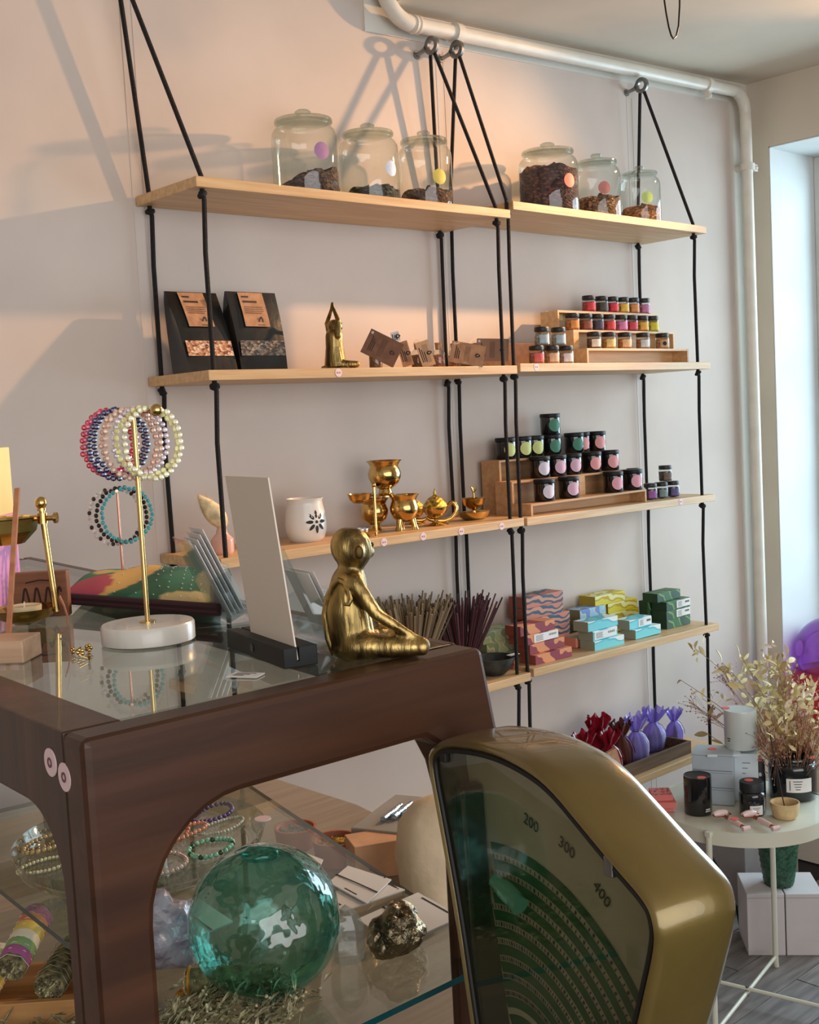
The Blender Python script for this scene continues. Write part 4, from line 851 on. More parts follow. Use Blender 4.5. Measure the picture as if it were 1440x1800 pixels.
# black card holder with the blank menu board
A=Vector((-0.6322, -1.1907, 1.3614)); B=Vector((-0.6622, -1.3217, 1.3614)); Cc=Vector((-0.6301, -1.3248, 1.3614)); hh=0.0178
u=(B-A).normalized(); v=(Cc-B).normalized(); Lh=(B-A).length; Wh=(Cc-B).length
t=thing('card_holder','black block card holder with a round emblem, on the glass top','card holder',A,math.atan2(u.y,u.x))
wv=Wh; mb=MB(); s0,s1=wv*.40,wv*.46
mb.prism([(0,0),(wv,0),(wv,hh),(s1,hh),(s1,hh*.3),(s0,hh*.3),(s0,hh),(0,hh)],Lh); mb2=MB(); mb2.add([(y,x,z) for x,y,z in mb.v],mb.f)
obj('block',mb2,M_black,t,smooth=0,bevel=.0008)
e=MB(); e.M=Matrix.Translation((Lh*.47,-.0001,hh*.5))@Matrix.Rotation(PI/2,4,'X'); e.lathe([(0,.0005),(hh*.22,.0005),(hh*.22,0)],20); obj('emblem',e,mat('emblem_black',(8,8,9),.3),t)
M_board=mat('cream_board',(226,214,200),.8)
ch=.1485
def board(name,label,x0,x1,yaw,lean,hgt,m,dz=0):
    t=thing(name,label,'card',A+u*0+Vector((0,0,0)),math.atan2(u.y,u.x))
    mb=MB(); mb.M=Matrix.Translation((0,wv*.43,hh*.3+.0006))@Matrix.Rotation(yaw,4,'Z')@Matrix.Rotation(lean,4,'X'); mb.box(x0,-.0007,0,x1,.0007,hgt); obj('board',mb,m,t,smooth=0); return t
board('menu_board','tall blank cream board standing in the black holder',Lh*.24,Lh*.985,0,.105,ch+.012,M_board)
# acrylic leaflet holders
M_acr=glass('clear_acrylic',(240,246,248),1.6,.02)
def acrylic(p,rz,w,label,leaf,hp=.062):
    t=thing('leaflet_holder',label,'leaflet holder',p,rz,'acrylic leaflet holders'); M=Matrix.Rotation(-.42,4,'X')
    mb=MB(); mb.M=M; mb.box(-w/2,0,.006,w/2,.0025,.105); obj('back_plate',mb,M_acr,t,smooth=0)
    mb=MB(); mb.M=M; mb.box(-w/2,-.024,.006,w/2,-.0215,hp); obj('front_plate',mb,M_acr,t,smooth=0,bevel=.0006)
    mb=MB(); mb.M=M; mb.box(-w/2,-.0215,.006,-w/2+.0022,0,hp*.9).box(w/2-.0022,-.0215,.006,w/2,0,hp*.9).box(-w/2,-.0215,.006,w/2,0,.009); obj('side_plate',mb,M_acr,t,smooth=0)
    obj('foot',MB().box(-w/2,-.03,0,w/2,.045,.003),M_acr,t,smooth=0,bevel=.0006)
    for i in range(leaf):
        l=thing('leaflet','printed leaflet in the acrylic holder beside the %s, %s'%('pouch' if leaf>2 else 'monkey',('frontmost','second','third','rearmost')[i]),'leaflet',p,rz,'leaflets')
        mb=MB(); mb.M=M@Matrix.Translation((.002*i,-.018+.0045*i,.0095)); mb.box(-w/2+.004,-.0004,0,w/2-.004,.0004,.098-.004*i if leaf>2 else .06); obj('sheet',mb,M_paper,l,smooth=0)
        if i==0:
            e=MB(); e.M=mb.M
            tl_=.070 if leaf>2 else .048
            for j in range(4): e.box(-w/2+.009,-.0007,tl_-.008*j,w/2-.012-.006*(j%2),-.0004,tl_+.0013-.008*j)
            obj('print_line',e,mat('grey_ink',(120,116,116),.7),l,smooth=0)
acrylic((-0.55, -1.0667, 1.3614),R(74),.060,'clear acrylic leaflet holder with leaflets between the pouch and the cream board',4)
acrylic((-0.5624, -1.2394, 1.3614),R(80),.058,'small clear acrylic holder squeezed between the cream board and the gold monkey',2,.05)
t=thing('price_card','small white price card lying on the glass in front of the black holder','card',(-0.6967, -1.3135, 1.3614),R(-62)); obj('card',MB().box(-.014,-.008,.0002,.014,.008,.0012),M_paper,t,smooth=0)
e=MB(); 
for j in range(3): e.box(-.010,.0035-.004*j,.0012,.008-.004*j,.0045-.004*j,.0015)
obj('print_line',e,M_ink,t,smooth=0)

# bracelet stands with bead bracelets
M_marb=mat('white_marble',(226,222,214),.3,ns=9,col2=(196,188,178),bump=0,stretch=(1,3,1),lo=.5,hi=.78,coat=.3)
M_rod=mat('pale_gold_rod',(206,176,116),.2,1)
def bead_mesh(name,rad,beads,br,cols,seed,squash=1.06,facet=True):
    rng=random.Random(seed); mb=MB()
    for i in range(beads):
        a=2*PI*i/beads; jr=rng.uniform(-.3,.3)*br
        c=(0,(rad+jr)*math.sin(a)*.96,(rad+jr)*math.cos(a)*squash)
        mb.ball((c[0]+rng.uniform(-.25,.25)*br,c[1],c[2]),br,6 if facet else 8,5,i%len(cols))
    return mesh(name,mb,cols,0 if facet else 40)
def bm_(n,c,r=.18): return mat('bead_'+n,c,r,ns=220,na=.18,coat=.6)
def bracelet(p,rz,mesh_,label,grp,tilt=(0,0)):
    o=obj('bead_bracelet',mesh_,None,None,p,(tilt[0],tilt[1],rz)); tag(o,label,'bracelet',grp); return o
PS=Vector((-0.6586, -1.0898, 1.3614)); kq=0.0006
st1=thing('bracelet_stand','bracelet stand with a thin gold rod on a round white marble base','jewellery stand',PS)
obj('marble_base',MB().lathe([(0,0),(.0445,0),(.0465,.0015),(.0465,.0175),(.045,.0195),(0,.0195)],48),M_marb,st1)
obj('collar',MB().lathe([(0,.0195),(.008,.0195),(.008,.021),(.003,.0215),(0,.0215)],20),M_rod,st1)
zt1=(1100-716)*kq
F_=Vector((CAM.x-PS.x,CAM.y-PS.y,0)).normalized(); Rv=Vector((.7319,-.6794,0)).normalized()
lean=Rv*(-.0005)
obj('rod',MB().tube([(0,0,.02),(0,0,zt1)],.0026,12),M_rod,st1)
bd=(F_*.80+Rv*.60).normalized()
e0=bd*(-.055)+Vector((0,0,zt1)); e1=bd*.042+Vector((0,0,zt1))
obj('cross_bar',MB().tube([e0,e1],.0024,12),M_rod,st1); obj('ball_end',MB().ball(tuple(e1),.0062,16,12),M_rod,st1)
cols=[('red',bm_('red',(216,24,70))),('pink',bm_('pink',(238,80,120))),('navy',bm_('navy',(30,36,92))),('navy',bm_('navy',(30,36,92))),('peach',bm_('peach',(236,176,152))),('peach',bm_('peach2',(240,190,170))),('lilac',bm_('lilac',(216,202,220))),('yellow',bm_('yellow',(246,230,160))),('yellow',bm_('cream',(250,236,184)))]
labs=['crimson bead bracelet hanging at the far end of the bar','rose-pink bead bracelet next to the crimson one','navy bead bracelet, the one against the pink','navy bead bracelet, the one against the peach','peach bead bracelet hanging beside the navy','pale peach bead bracelet beside the lilac one','lilac bead bracelet hanging between peach and yellow','pale yellow bead bracelet behind the frontmost one','pale yellow bead bracelet hanging in front, next to the gold ball end']
fr_=[-.052,-.044,-.034,-.026,-.010,-.003,.010,.022,.032]
az=math.atan2(bd.y,bd.x)
for i,((n,m),l,s_) in enumerate(zip(cols,labs,fr_)):
    rad=.0305+.001*(i%3); br=.0031 if n!='lilac' else .0027
    me=bead_mesh('bead_bracelet',rad,int(2*PI*rad/(br*2.0)),br,[m],i)
    bracelet(tuple(PS+bd*s_+Vector((0,0,zt1-rad*1.06+.003))),az+random.uniform(-.08,.08)+(-.30 if i>6 else 0)*(i==7),me,l,'bracelets on the marble stand',(0,random.uniform(-.05,.05)))
# second stand, behind the pouch
PB=Vector((-0.501, -0.7582, 1.3614)); kq2=0.0008
st2=thing('bracelet_stand','thin rose-gold bracelet stand behind the green pouch','jewellery stand',PB); zt2=(1040-868)*kq2
obj('base',MB().lathe([(0,0),(.03,0),(.03,.004),(0,.005)],32),M_rod,st2); obj('rod',MB().tube([(0,0,.004),(0,0,zt2)],.0016,10),mat('rose_gold',(206,150,130),.25,1),st2)
obj('cross_bar',MB().tube([tuple(F_*.03+Vector((0,0,zt2))),tuple(F_*-.02+Vector((0,0,zt2)))],.002,10),MATS['rose_gold'],st2)
az2=math.atan2(F_.y,F_.x)
for (s_,cs,rad,l,dx,br) in ((.006,[bm_('silver',(206,200,196)),bm_('dark',(44,34,38)),bm_('silver',(206,200,196))],.0345,'silver and dark bead bracelet behind the rod of the marble stand',-.010,.0030),(.013,[bm_('black',(26,20,24))],.0330,'black bead bracelet between the silver and the turquoise one',-.002,.0031),(.022,[bm_('turquoise',(64,160,168))],.0325,'turquoise bead bracelet hanging behind the rod of the marble stand',.005,.0029)):
    me=bead_mesh('bead_bracelet',rad,int(2*PI*rad/(br*2.0)),br,cs,int(rad*1e5)); p=PB+F_*s_+Rv*(dx+.006)+Vector((0,0,zt2-rad*1.06+.003))
    bracelet(tuple(p),az2+random.uniform(-.15,.15),me,l,'bracelets on the rose-gold stand')

# green quilted pouch
qa,qb,qc,qd=[Vector(p) for p in ((-0.6086, -0.7969, 1.3794),(-0.5557, -1.063, 1.3794),(-0.3625, -0.7723, 1.3794),(-0.4735, -0.6169, 1.3794))]
N_=36; vs=[];fs=[];cl=[]
def fold(u,v): return .0022*math.sin(9*u+3*v)*math.sin(PI*u)+.0016*math.sin(17*u-8*v)
for j in range(N_+1):
    for i in range(N_+1):
        u=i/N_; v=j/N_; p=(qa*(1-u)+qb*u)*(1-v)+(qd*(1-u)+qc*u)*v
        bu=(math.sin(PI*u))**.42; bv=(math.sin(PI*v))**.5 if 0<v<1 else 0
        vs.append((p.x,p.y,1.36136+.017+.018*bu*bv+fold(u,v)*bu*bv))
for j in range(N_):
    for i in range(N_):
        a=j*(N_+1)+i; fs.append((a,a+1,a+N_+2,a+N_+1))
nv=len(vs)
for j in range(N_+1):
    for i in range(N_+1):
        u=i/N_; v=j/N_; p=vs[j*(N_+1)+i]; bu=(math.sin(PI*u))**.35; bv=(math.sin(PI*v))**.4 if 0<v<1 else 0
        vs.append((p[0],p[1],1.36136+.017-.0165*bu*bv))
for j in range(N_):
    for i in range(N_):
        a=nv+j*(N_+1)+i; fs.append((a,a+N_+1,a+N_+2,a+1))
mp=bpy.data.materials.new('leaf_print_cotton'); mp.use_nodes=True; nt=mp.node_tree; va=nt.nodes.new('ShaderNodeVertexColor'); va.layer_name='print'; bs_=nt.nodes['Principled BSDF']; bs_.inputs['Roughness'].default_value=.85; nt.links.new(va.outputs[0],bs_.inputs[0])
t=thing('fabric_pouch','green quilted cotton pouch with pink and ochre leaf shapes','pouch',(0,0,0))
ob=obj('bag',MB().add(vs,fs),mp,t,smooth=180); me=ob.data; ca=me.color_attributes.new('print','FLOAT_COLOR','POINT')
def col_at(u,v,top):
    e=lambda cx,cy,a,b,r: ((((u-cx)*math.cos(r)+(v-cy)*math.sin(r))/a)**2+((-(u-cx)*math.sin(r)+(v-cy)*math.cos(r))/b)**2)
    if not top: return (40,84,64)
    if e(.12,.10,.17,.34,-.3)<1: return (178,74,96)
    if e(.42,.42,.13,.42,-.35)<1: return (214,176,104)
    if e(.24,.62,.12,.16,.9)<1: return (204,178,110)
    if e(.86,.04,.22,.10,.12)<1: return (200,184,132)
    if e(.80,.93,.26,.08,0)<1: return (216,196,140)
    if e(.30,.30,.06,.40,-.8)<1: return (30,70,52)
    if e(.55,.30,.07,.5,-.5)<1: return (28,92,72)
    if e(.75,.5,.10,.6,.05)<1: return (44,110,84)
    return (52,122,92) if math.sin(6*u+2*v)>-.2 else (36,96,72)
for i in range(len(me.vertices)):
    k=i if i<nv else i-nv; ca.data[i].color=lin(col_at((k%(N_+1))/N_,(k//(N_+1))/N_,i<nv))
zp=MB(); edge=[tuple((qa*(1-f)+qb*f)+Vector((0,0,-.001))) for f in [i/20 for i in range(21)]]; zp.tube(edge,.0042,8); zp.tube([(x,y,z-.006) for x,y,z in edge],.0038,8); obj('brown_piping',zp,mat('plum_binding',(58,30,36),.8),t)
sm=MB()
for col_,rng_ in ((.62,9),(.70,9),(.77,9),(.84,9),(.90,8),(.36,5),(.50,4)):
    for j in range(rng_):
        u=col_+.006*math.sin(j*2.1); v=.06+.88*j/rng_; a=vs[int(round(v*N_))*(N_+1)+int(round(u*N_))]; sm.M=Matrix.Translation((a[0],a[1],a[2]+.0006))@Matrix.Rotation(R(70)+.2*math.sin(j*3),4,'Z'); sm.box(-.0022,-.0005,-.0004,.0022,.0005,.0004)
stuff(obj('stitching',sm,M_paper,t,smooth=0))

# yellow and pink gift box at the edge
P=Vector((-0.6459, -0.7831, 1.3614)); kk=0.0007
t=thing('gift_box','tall gift box, pale yellow above and pink below','box',(P.x-.040,P.y+.045,P.z),R(-43)); hb=(1078-791)*kk
obj('pink_base',MB().box(-.04,-.04,0,.04,.04,hb*.595),mat('pink_carton',(232,158,222),.5,ns=20,na=.02),t,smooth=0,bevel=.001)
obj('yellow_lid',MB().box(-.0385,-.0385,hb*.595,.0385,.0385,hb),mat('yellow_carton',(248,228,150),.5),t,smooth=0,bevel=.001)
e=MB(); 
for j,(z,w0) in enumerate(((.80,.014),(.772,.024),(.745,.022),(.718,.018))): e.box(-.004,-.0392,hb*z,-.004+w0,-.0385,hb*z+.0022)
obj('print_line',e,mat('gold_print',(206,160,92),.6),t,smooth=0)
e=MB().box(-.04,-.0406,hb*.33,.04,-.04,hb*.332); obj('seam',e,mat('pink_seam',(196,120,186),.6),t,smooth=0)
# incense plank holder
P=Vector((-0.7879, -1.0837, 1.3614)); kk=0.0006
t=thing('incense_plank','pale wood block with a tall leaning slat for incense','incense holder',P,R(-47)); bh=36*kk
obj('block',MB().box(-.07,0,0,0,.045,bh),wood('maple_block',(206,170,140),(186,150,122),.5),t,smooth=0,bevel=.0012)
a=Vector((-0.8003, -1.0763, 1.3714))-P; 
mb=MB(); c0=Vector((-0.7713, -1.0095, 1.3587)); c1=Vector((-0.7147, -0.9355, 1.5193)); ax=(c1-c0).normalized(); sd=Vector((.7319,-.6794,0))
mb=MB(); mb.M=(Matrix.Translation(P)@Matrix.Rotation(R(-47),4,'Z')).inverted(); mb.hexa([c0-sd*.0022+F_*.008,c0+sd*.0022+F_*.008,c0+sd*.0022-F_*.008,c0-sd*.0022-F_*.008],[c1-sd*.0022+F_*.008,c1+sd*.0028+F_*.008,c1+sd*.0028-F_*.008,c1-sd*.0022-F_*.008]); obj('slat',mb,wood('cherry_slat',(190,128,92),(168,108,76),.45),t,smooth=0)
# tall brass oil burner
P=Vector((-0.6819, -0.8568, 1.3614)); kk=0.0007
t=thing('oil_burner','tall brass oil burner with a faceted bowl clamped to a post, tealight in its saucer','oil burner',P)
obj('saucer',MB().lathe([(0,.0),(.012,0),(.03,.008),(.036,.017),(.037,.0185),(.033,.0165),(.02,.008),(0,.006)],40),M_brass,t)
obj('tealight',MB().lathe([(0,.0075),(.0185,.0075),(.0192,.021),(.018,.021),(.0175,.0185),(0,.0185)],32),mat('tealight_wax',(236,212,170),.5),t); obj('wick',MB().tube([(0,0,.018),(.0004,0,.025)],.0008,6),M_paper,t)
pp=Vector((-0.8024, -1.1922, 1.4233)); 
b0=Rv*(52*kk)-F_*.0; b1=Rv*(40*kk); zb0=.012; zb1=(1096-905)*kk
obj('post',MB().tube([tuple(b0+Vector((0,0,zb0))),tuple(b1+Vector((0,0,zb1)))],.0034,14),M_brass,t)
obj('post_knob',MB().ball(tuple(b1+Vector((0,0,zb1+.003))),(.0066,.0066,.0072),16,12).tube([tuple(b1+Vector((0,0,zb1-.006))),tuple(b1+Vector((0,0,zb1-.003)))],.0052,12),M_brass,t)
cz=(1096-926)*kk; cb=b1*.92+b0*.08
obj('clamp',MB().tube([tuple(cb+Vector((0,0,cz-.006))),tuple(cb+Vector((0,0,cz+.006)))],.0056,14),M_brass,t); cb=cb+Vector((0,0,cz)); obj('clamp_arm',MB().tube([tuple(cb-Rv*.005),tuple(cb-Rv*.014)],.004,10),M_brass,t); obj('clamp_screw',MB().tube([tuple(cb+Rv*.005),tuple(cb+Rv*.0125),tuple(cb+Rv*.013),tuple(cb+Rv*.0165)],[.003,.003,.0062,.0062],12),M_brass,t)
mb=MB(); mb.M=Matrix.Translation(tuple(-Rv*(24*kk)+Vector((0,0,cz-.027)))); mb.lathe([(0,0),(.022,.0),(.036,.014),(.0395,.028),(.0405,.0295),(.037,.028),(.03,.012),(0,.004)],12); obj('bowl',mb,M_brass,t,smooth=10)
# engraved block, leather strap, ear studs
P=Vector((-0.6502, -0.8379, 1.3614)); kk=0.0007; t=thing('engraved_block','brown wooden block engraved with looping lines','block',(P.x,P.y+.006,P.z),R(-40)); w_=90*kk/2; hb=76*kk
obj('block',MB().box(-w_,0,0,w_,.016,hb),wood('engraved_brown',(146,92,60),(120,72,46),.6),t,smooth=0,bevel=.001)
e=MB(); pts=[]
for i in range(70):
    f=i/69; x=-w_*.72+1.5*w_*f; z=hb*(.42+.24*math.sin(f*PI*7.2-1.2)); pts.append((x,-.0005,z))
e.tube(pts,.0011,6); e.tube([(-w_*.5,-.0005,hb*.78),(0,-.0005,hb*.83),(w_*.55,-.0005,hb*.8)],.0008,6); obj('engraving',e,mat('burnt_line',(52,28,18),.8),t)
P=Vector((-0.6982, -0.9733, 1.3614)); t=thing('leather_strap','curling tan leather strap behind the gold ear studs','strap',P)
ks=0.0006; c=[(-Rv*0+Vector((0,0,.0012))),(Rv*8*ks+Vector((0,0,.003))),(Rv*15*ks+Vector((0,0,.010))),(Rv*16*ks+Vector((0,0,.020))),(Rv*12*ks+Vector((0,0,.031))),(Rv*5*ks+Vector((0,0,.042)))]
mb=MB(); vs=[];fs=[]
for p in c:
    for d in (F_*.004,-F_*.004): 
        for o2 in (0,.0012): vs.append(tuple(p+d+Vector((0,0,o2))+Rv*o2))
for i in range(len(c)-1):
    a=4*i
    for q in ((0,1,5,4),(1,3,7,5),(3,2,6,7),(2,0,4,6)): fs.append(tuple(a+k for k in q))
obj('strap',mb.add(vs,fs),mat('tan_leather',(168,106,74),.6,ns=60,na=.1),t,smooth=60)
for i,(p,l) in enumerate((((-0.7385, -1.0839, 1.3614),'gold ear stud lying on the glass, nearest the leather strap'),((-0.7394, -1.102, 1.3614),'gold ear stud in the middle of the trio'),((-0.7427, -1.1253, 1.3614),'gold ear stud standing nearest the glass front'),((-0.7235, -1.0874, 1.3614),'gold ear stud behind the others, towards the marble base'))):
    t=thing('ear_stud',l,'earring',p,i*1.3,'gold ear studs'); obj('post',MB().tube([(0,0,.0012),(.009,0,.0055)],.0007,6),M_brass,t)
    b=MB(); b.M=Matrix.Translation((.0,0,.0040))
    for q in range(5): b.ball((0,.0024*math.cos(q*1.257),.0024*math.sin(q*1.257)),(.0013,.0019,.0019),8,6)
    obj('flower_head',b,M_brass,t)

# ================================================================ inside the display case
# acrylic tray of bracelets on a low foot
P=Vector((-.615,-.965,ZG_)); tr=.132
t=thing('round_tray','round clear acrylic tray on a low foot holding bead bracelets','tray',P)
M_tray=glass('tray_acrylic',(232,236,232),1.6,.03)
obj('foot',MB().lathe([(0,0),(.06,0),(.062,.003),(.03,.010),(.028,.038),(0,.038)],40),M_tray,t)
obj('dish',MB().lathe([(0,.040),(tr*.90,.040),(tr*.955,.040),(tr*.97,.0408),(tr*1.0,.044),(tr*1.04,.058),(tr*1.06,.060),(tr*1.05,.056),(tr*1.01,.040),(tr*.97,.036),(tr*.955,.036),(tr*.9,.036),(0,.036)],64),M_tray,t)
s=MB(); s.M=Matrix.Translation((tr*.86,-.085+.10,.0585)); s.lathe([(0,.0012),(.0095,.0012),(.0095,0)],18); 
obj('price_sticker',MB().lathe([(0,.0012),(.0095,.0012),(.0095,0)],18),M_pinkst,t,tuple(Vector((-0.5007, -1.0403, 1.123))-P))
def flat_bracelet(c,rx,ry,rot,br,cols,label,seed,z=0,twist=1,wob=.10):
    rng=random.Random(seed); mb=MB(); n=int(2*PI*math.sqrt((rx*rx+ry*ry)/2)/(br*1.95))
    for i in range(n):
        a=2*PI*i/n; r_=1+wob*math.sin(2*a+seed)+.5*wob*math.sin(3*a+seed*2); x=rx*r_*math.cos(a); y=ry*r_*math.sin(a)
        mb.ball((x*math.cos(rot)-y*math.sin(rot),x*math.sin(rot)+y*math.cos(rot),br+z),br,7,5,i%len(cols))
    o=obj('bead_bracelet',mb,cols,None,(c[0],c[1],1.1022),smooth=50); tag(o,label,'bracelet','bracelets on the acrylic tray'); return o
B=lambda n,c: bm_(n,c)
TRZ=1.104
for (p,rx,ry,rot,br,c,l,sd,z) in (((-0.6806, -0.8462, 1.104),.033,.022,.5,.0031,[B('olive',(150,128,84)),B('olive2',(178,154,104))],'olive bead bracelet on the tray, outer one left of the walnut leg',1,0),
    ((-0.6855, -0.8799, 1.104),.030,.020,.3,.0030,[B('olive2',(178,154,104))],'olive bead bracelet lying over the other olive one',2,.0062),
    ((-0.714, -0.9252, 1.104),.026,.018,.2,.0022,[B('ivory',(226,214,178))],'thin ivory bead bracelet at the front of the tray',3,0),
    ((-0.5062, -0.8743, 1.104),.027,.018,.4,.0030,[B('onyx',(34,34,38))],'black bead bracelet at the back of the tray',4,0),
    ((-0.5271, -0.8818, 1.104),.025,.018,.1,.0030,[B('onyx',(34,34,38))],'black bead bracelet overlapping the back one',5,.0062),
    ((-0.4954, -0.9281, 1.104),.034,.019,.3,.0029,[B('amethyst',(112,76,150))],'purple bead bracelet at the back rim of the tray',6,0),
    ((-0.5683, -0.9496, 1.104),.034,.021,.6,.0030,[B('coral',(222,120,88)),B('coral2',(236,156,120))],'coral bead bracelet in the middle of the tray',7,0),
    ((-0.5687, -0.9725, 1.104),.032,.018,.2,.0028,[B('coral2',(236,156,120))],'second coral bead bracelet crossing the first',8,.0062),
    ((-0.5705, -0.9045, 1.104),.020,.014,.4,.0030,[B('midnight',(30,34,58))],'midnight blue bead bracelet half behind the walnut leg',9,0),
    ((-0.5141, -0.9747, 1.104),.033,.016,.3,.0020,[B('clear',(214,212,196))],'thin clear bead bracelet behind the green one',10,0),
    ((-0.5648, -1.0278, 1.104),.031,.020,.4,.0031,[B('jade',(150,214,186)),B('jade',(150,214,186)),B('jade',(150,214,186)),B('forest',(34,92,56))],'mint and dark green bead bracelet nearest the sea-green ball',11,0),
    ((-0.626, -1.0268, 1.104),.032,.024,.3,.0027,[B('rose',(236,198,190))],'rose-pink bead bracelet at the front of the tray',12,0)):
    flat_bracelet(p,rx,ry,rot,br,c,l,sd,z)

# sea-green glass float
P=Vector((-0.6721, -1.2824, 1.1254)); r=.0677; P.z=ZG_+r+.0008
t=thing('glass_float','large sea-green blown glass ball with wavy walls','glass ball',P)
M_float=glass('sea_green_glass',(214,245,243),1.8,.02,bump=1.0,bs=26,tint2=(126,214,202))
nb=MB(); 
def bump(r_,z,a,j): 
    k=1+.006*math.sin(3*a+z*60)+.004*math.sin(5*a-z*90); return r_*k,z*k
nb.lathe([(0,-r)]+[(r*math.sin(PI*i/40),-r*math.cos(PI*i/40)) for i in range(1,40)]+[(0,r)],56,jag=bump); obj('ball',nb,M_float,t,smooth=180)
nb=MB(); q=r*.95; nb.lathe([(0,-q)]+[(q*math.sin(PI*i/30),-q*math.cos(PI*i/30)) for i in range(1,30)]+[(0,q)],40,jag=bump); obj('inner_wall',nb,glass('sea_green_inner',(236,249,246),1.35,.05,bump=1.0,bs=34,tint2=(196,232,224)),t,smooth=180)
sl=MB(); sl.M=Matrix.Translation((.0,.0,r*.93)); sl.lathe([(0,.0055),(.010,.005),(.016,.002),(.018,-.003),(0,-.004)],20); obj('seal_button',sl,M_float,t,smooth=180)

# white string-tied cards
def stringed_card(cs,label,txt):
    c=[Vector(p) for p in cs]; t=thing('greeting_card',label,'card',c[0],0,'white cards tied with string'); z=Vector((0,0,.0016)); o=c[0]
    w_=[p-o for p in c]; obj('card',MB().hexa([tuple(p+Vector((0,0,.0002))) for p in w_],[tuple(p+z) for p in w_]),M_paper,t,smooth=0)
    a=w_[0].lerp(w_[3],.42); b=w_[1].lerp(w_[2],.42); up=Vector((0,0,.0023)); obj('string',MB().tube([a+up,a.lerp(b,.5)+up*1.15,b+up,b.lerp(a,-.03)+Vector((0,0,.0008))],.0007,6),mat('dark_string',(84,66,58),.8),t)
    e=MB(); u=(w_[1]-w_[0]); v=(w_[3]-w_[0])
    def q(a,b): return tuple(w_[0]+u*a+v*b+Vector((0,0,.0018)))
    for f0,f1,b0 in txt: e.add([q(f0,b0),q(f1,b0),q(f1,b0+.03),q(f0,b0+.03)],[(0,1,2,3)])
    obj('print_line',e,M_ink,t,smooth=0)
TX=((.12,.16,.93),(.2,.55,.94),(.3,.62,.06))
stringed_card(((-0.5314, -1.3, 1.062),(-0.5187, -1.2237, 1.062),(-0.4319, -1.2225, 1.062),(-0.4443, -1.3008, 1.062)),'white string-tied card lying behind the lump of pyrite',((.1,.13,.9),(.17,.85,.92),(.25,.7,.06)))
stringed_card(((-0.4908, -1.2068, 1.065),(-0.4814, -1.1314, 1.065),(-0.4367, -1.1111, 1.065),(-0.4313, -1.1791, 1.065)),'white string-tied card behind the sea-green ball, upper one',TX)
stringed_card(((-0.515, -1.1982, 1.062),(-0.5106, -1.1497, 1.062),(-0.4368, -1.1536, 1.062),(-0.4358, -1.206, 1.062)),'white string-tied card under the upper one behind the ball',TX)
stringed_card(((-0.6529, -1.1317, 1.062),(-0.6421, -1.046, 1.062),(-0.5964, -1.0431, 1.062),(-0.6065, -1.129, 1.062)),'white string-tied card between the amethyst and the sea-green ball',((.25,.7,.12),))
stringed_card(((-0.4604, -1.0864, 1.062),(-0.4558, -1.0321, 1.062),(-0.439, -1.0212, 1.062),(-0.4384, -1.0672, 1.062)),'white card peeping out between the tray and the terracotta pots',((.6,.66,.5),))

# crystals and minerals
def rock(name,p,sx,sy,sz,m,label,cat,seed,rough_=.30,sub=4,fac=3.0):
    rng=random.Random(seed); bm=bmesh.new(); bmesh.ops.create_icosphere(bm,subdivisions=sub,radius=1)
    cs=[Vector((rng.gauss(0,1),rng.gauss(0,1),rng.gauss(0,1))).normalized() for _ in range(38)]
    for v in bm.verts:
        n=v.co.normalized(); d=max(n.dot(c) for c in cs); g=rough_*(d**14)+rng.uniform(-.03,.03); k=.80+g
        v.co=Vector((n.x*k*sx,n.y*k*sy,max(n.z*k,-.62)*sz))
    me=bpy.data.meshes.new(name); bm.to_mesh(me); bm.free(); me.materials.append(m); me.shade_flat()
    o=bpy.data.objects.new(name,me); o.location=(p[0],p[1],p[2]+.62*sz+.0004); link(o); tag(o,label,cat); return o
M_pyr=mat('pyrite',(120,108,86),.3,1,ns=34,na=.45,bump=.6,bs=70); M_am=mat('amethyst_rock',(206,196,212),.22,0,ns=26,col2=(120,106,132),bump=.5,bs=60,coat=.5)
kp=0.0005
rock('pyrite_lump',(-0.5379, -1.3072, 1.062),.031,.023,.029,M_pyr,'rough glittering lump of pyrite in front of the white card','mineral',5,.26)
rock('amethyst_cluster',(-0.7034, -1.1486, 1.062),.034,.040,.040,M_am,'pale purple amethyst cluster between the walnut leg and the sea-green ball','mineral',8,.34)
P=(-0.5806, -1.2832, 1.062); t=thing('quartz_point','clear cut quartz point standing beside the sea-green ball','mineral',P,.4)
M_qz=glass('clear_quartz',(226,228,224),1.55,.08,bump=.4,bs=40,dens=.14)
obj('crystal',MB().lathe([(0,0),(.0150,.0),(.0175,.010),(.0165,.034),(.0105,.046),(0,.054)],6),M_qz,t,smooth=0)
P=(-0.7241, -1.2293, 1.062)
t=thing('sage_wand','bundle of dried sage tied with a gold ribbon, lying before the amethyst','sage bundle',(P[0],P[1],P[2]),0)
ax=Vector((-0.6887, -1.2586, 1.062))-Vector(P); ax.normalize(); c0=Vector((0,0,.0135)); 
M_sage=mat('dried_sage',(108,102,72),.95,ns=120,na=.4); M_sage2=mat('sage_tips',(158,152,122),.95,ns=90,na=.3)
mb=MB().tube([c0,c0+ax*.03,c0+ax*.085],[.0115,.0120,.010],16); obj('stems',mb,M_sage,t)
e=MB(); sdv=Vector((0,0,1)).cross(ax)
for i in range(46):
    a=i*2.4; rr=.0098*math.sqrt(i/46); c=c0-ax*.0006+sdv*rr*math.cos(a)+Vector((0,0,1))*rr*math.sin(a); e.tube([c,c-ax*.0012],.0011,5)
stuff(obj('cut_stem_ends',e,mat('cut_stems',(222,206,160),.9),t))
obj('ribbon',MB().tube([c0+sdv*.0128*math.cos(a)+Vector((0,0,.0128*math.sin(a)))+ax*.003 for a in [2*PI*i/20 for i in range(20)]],.0016,6,closed=True),mat('gold_ribbon',(206,146,60),.3,.6),t)
b=MB()
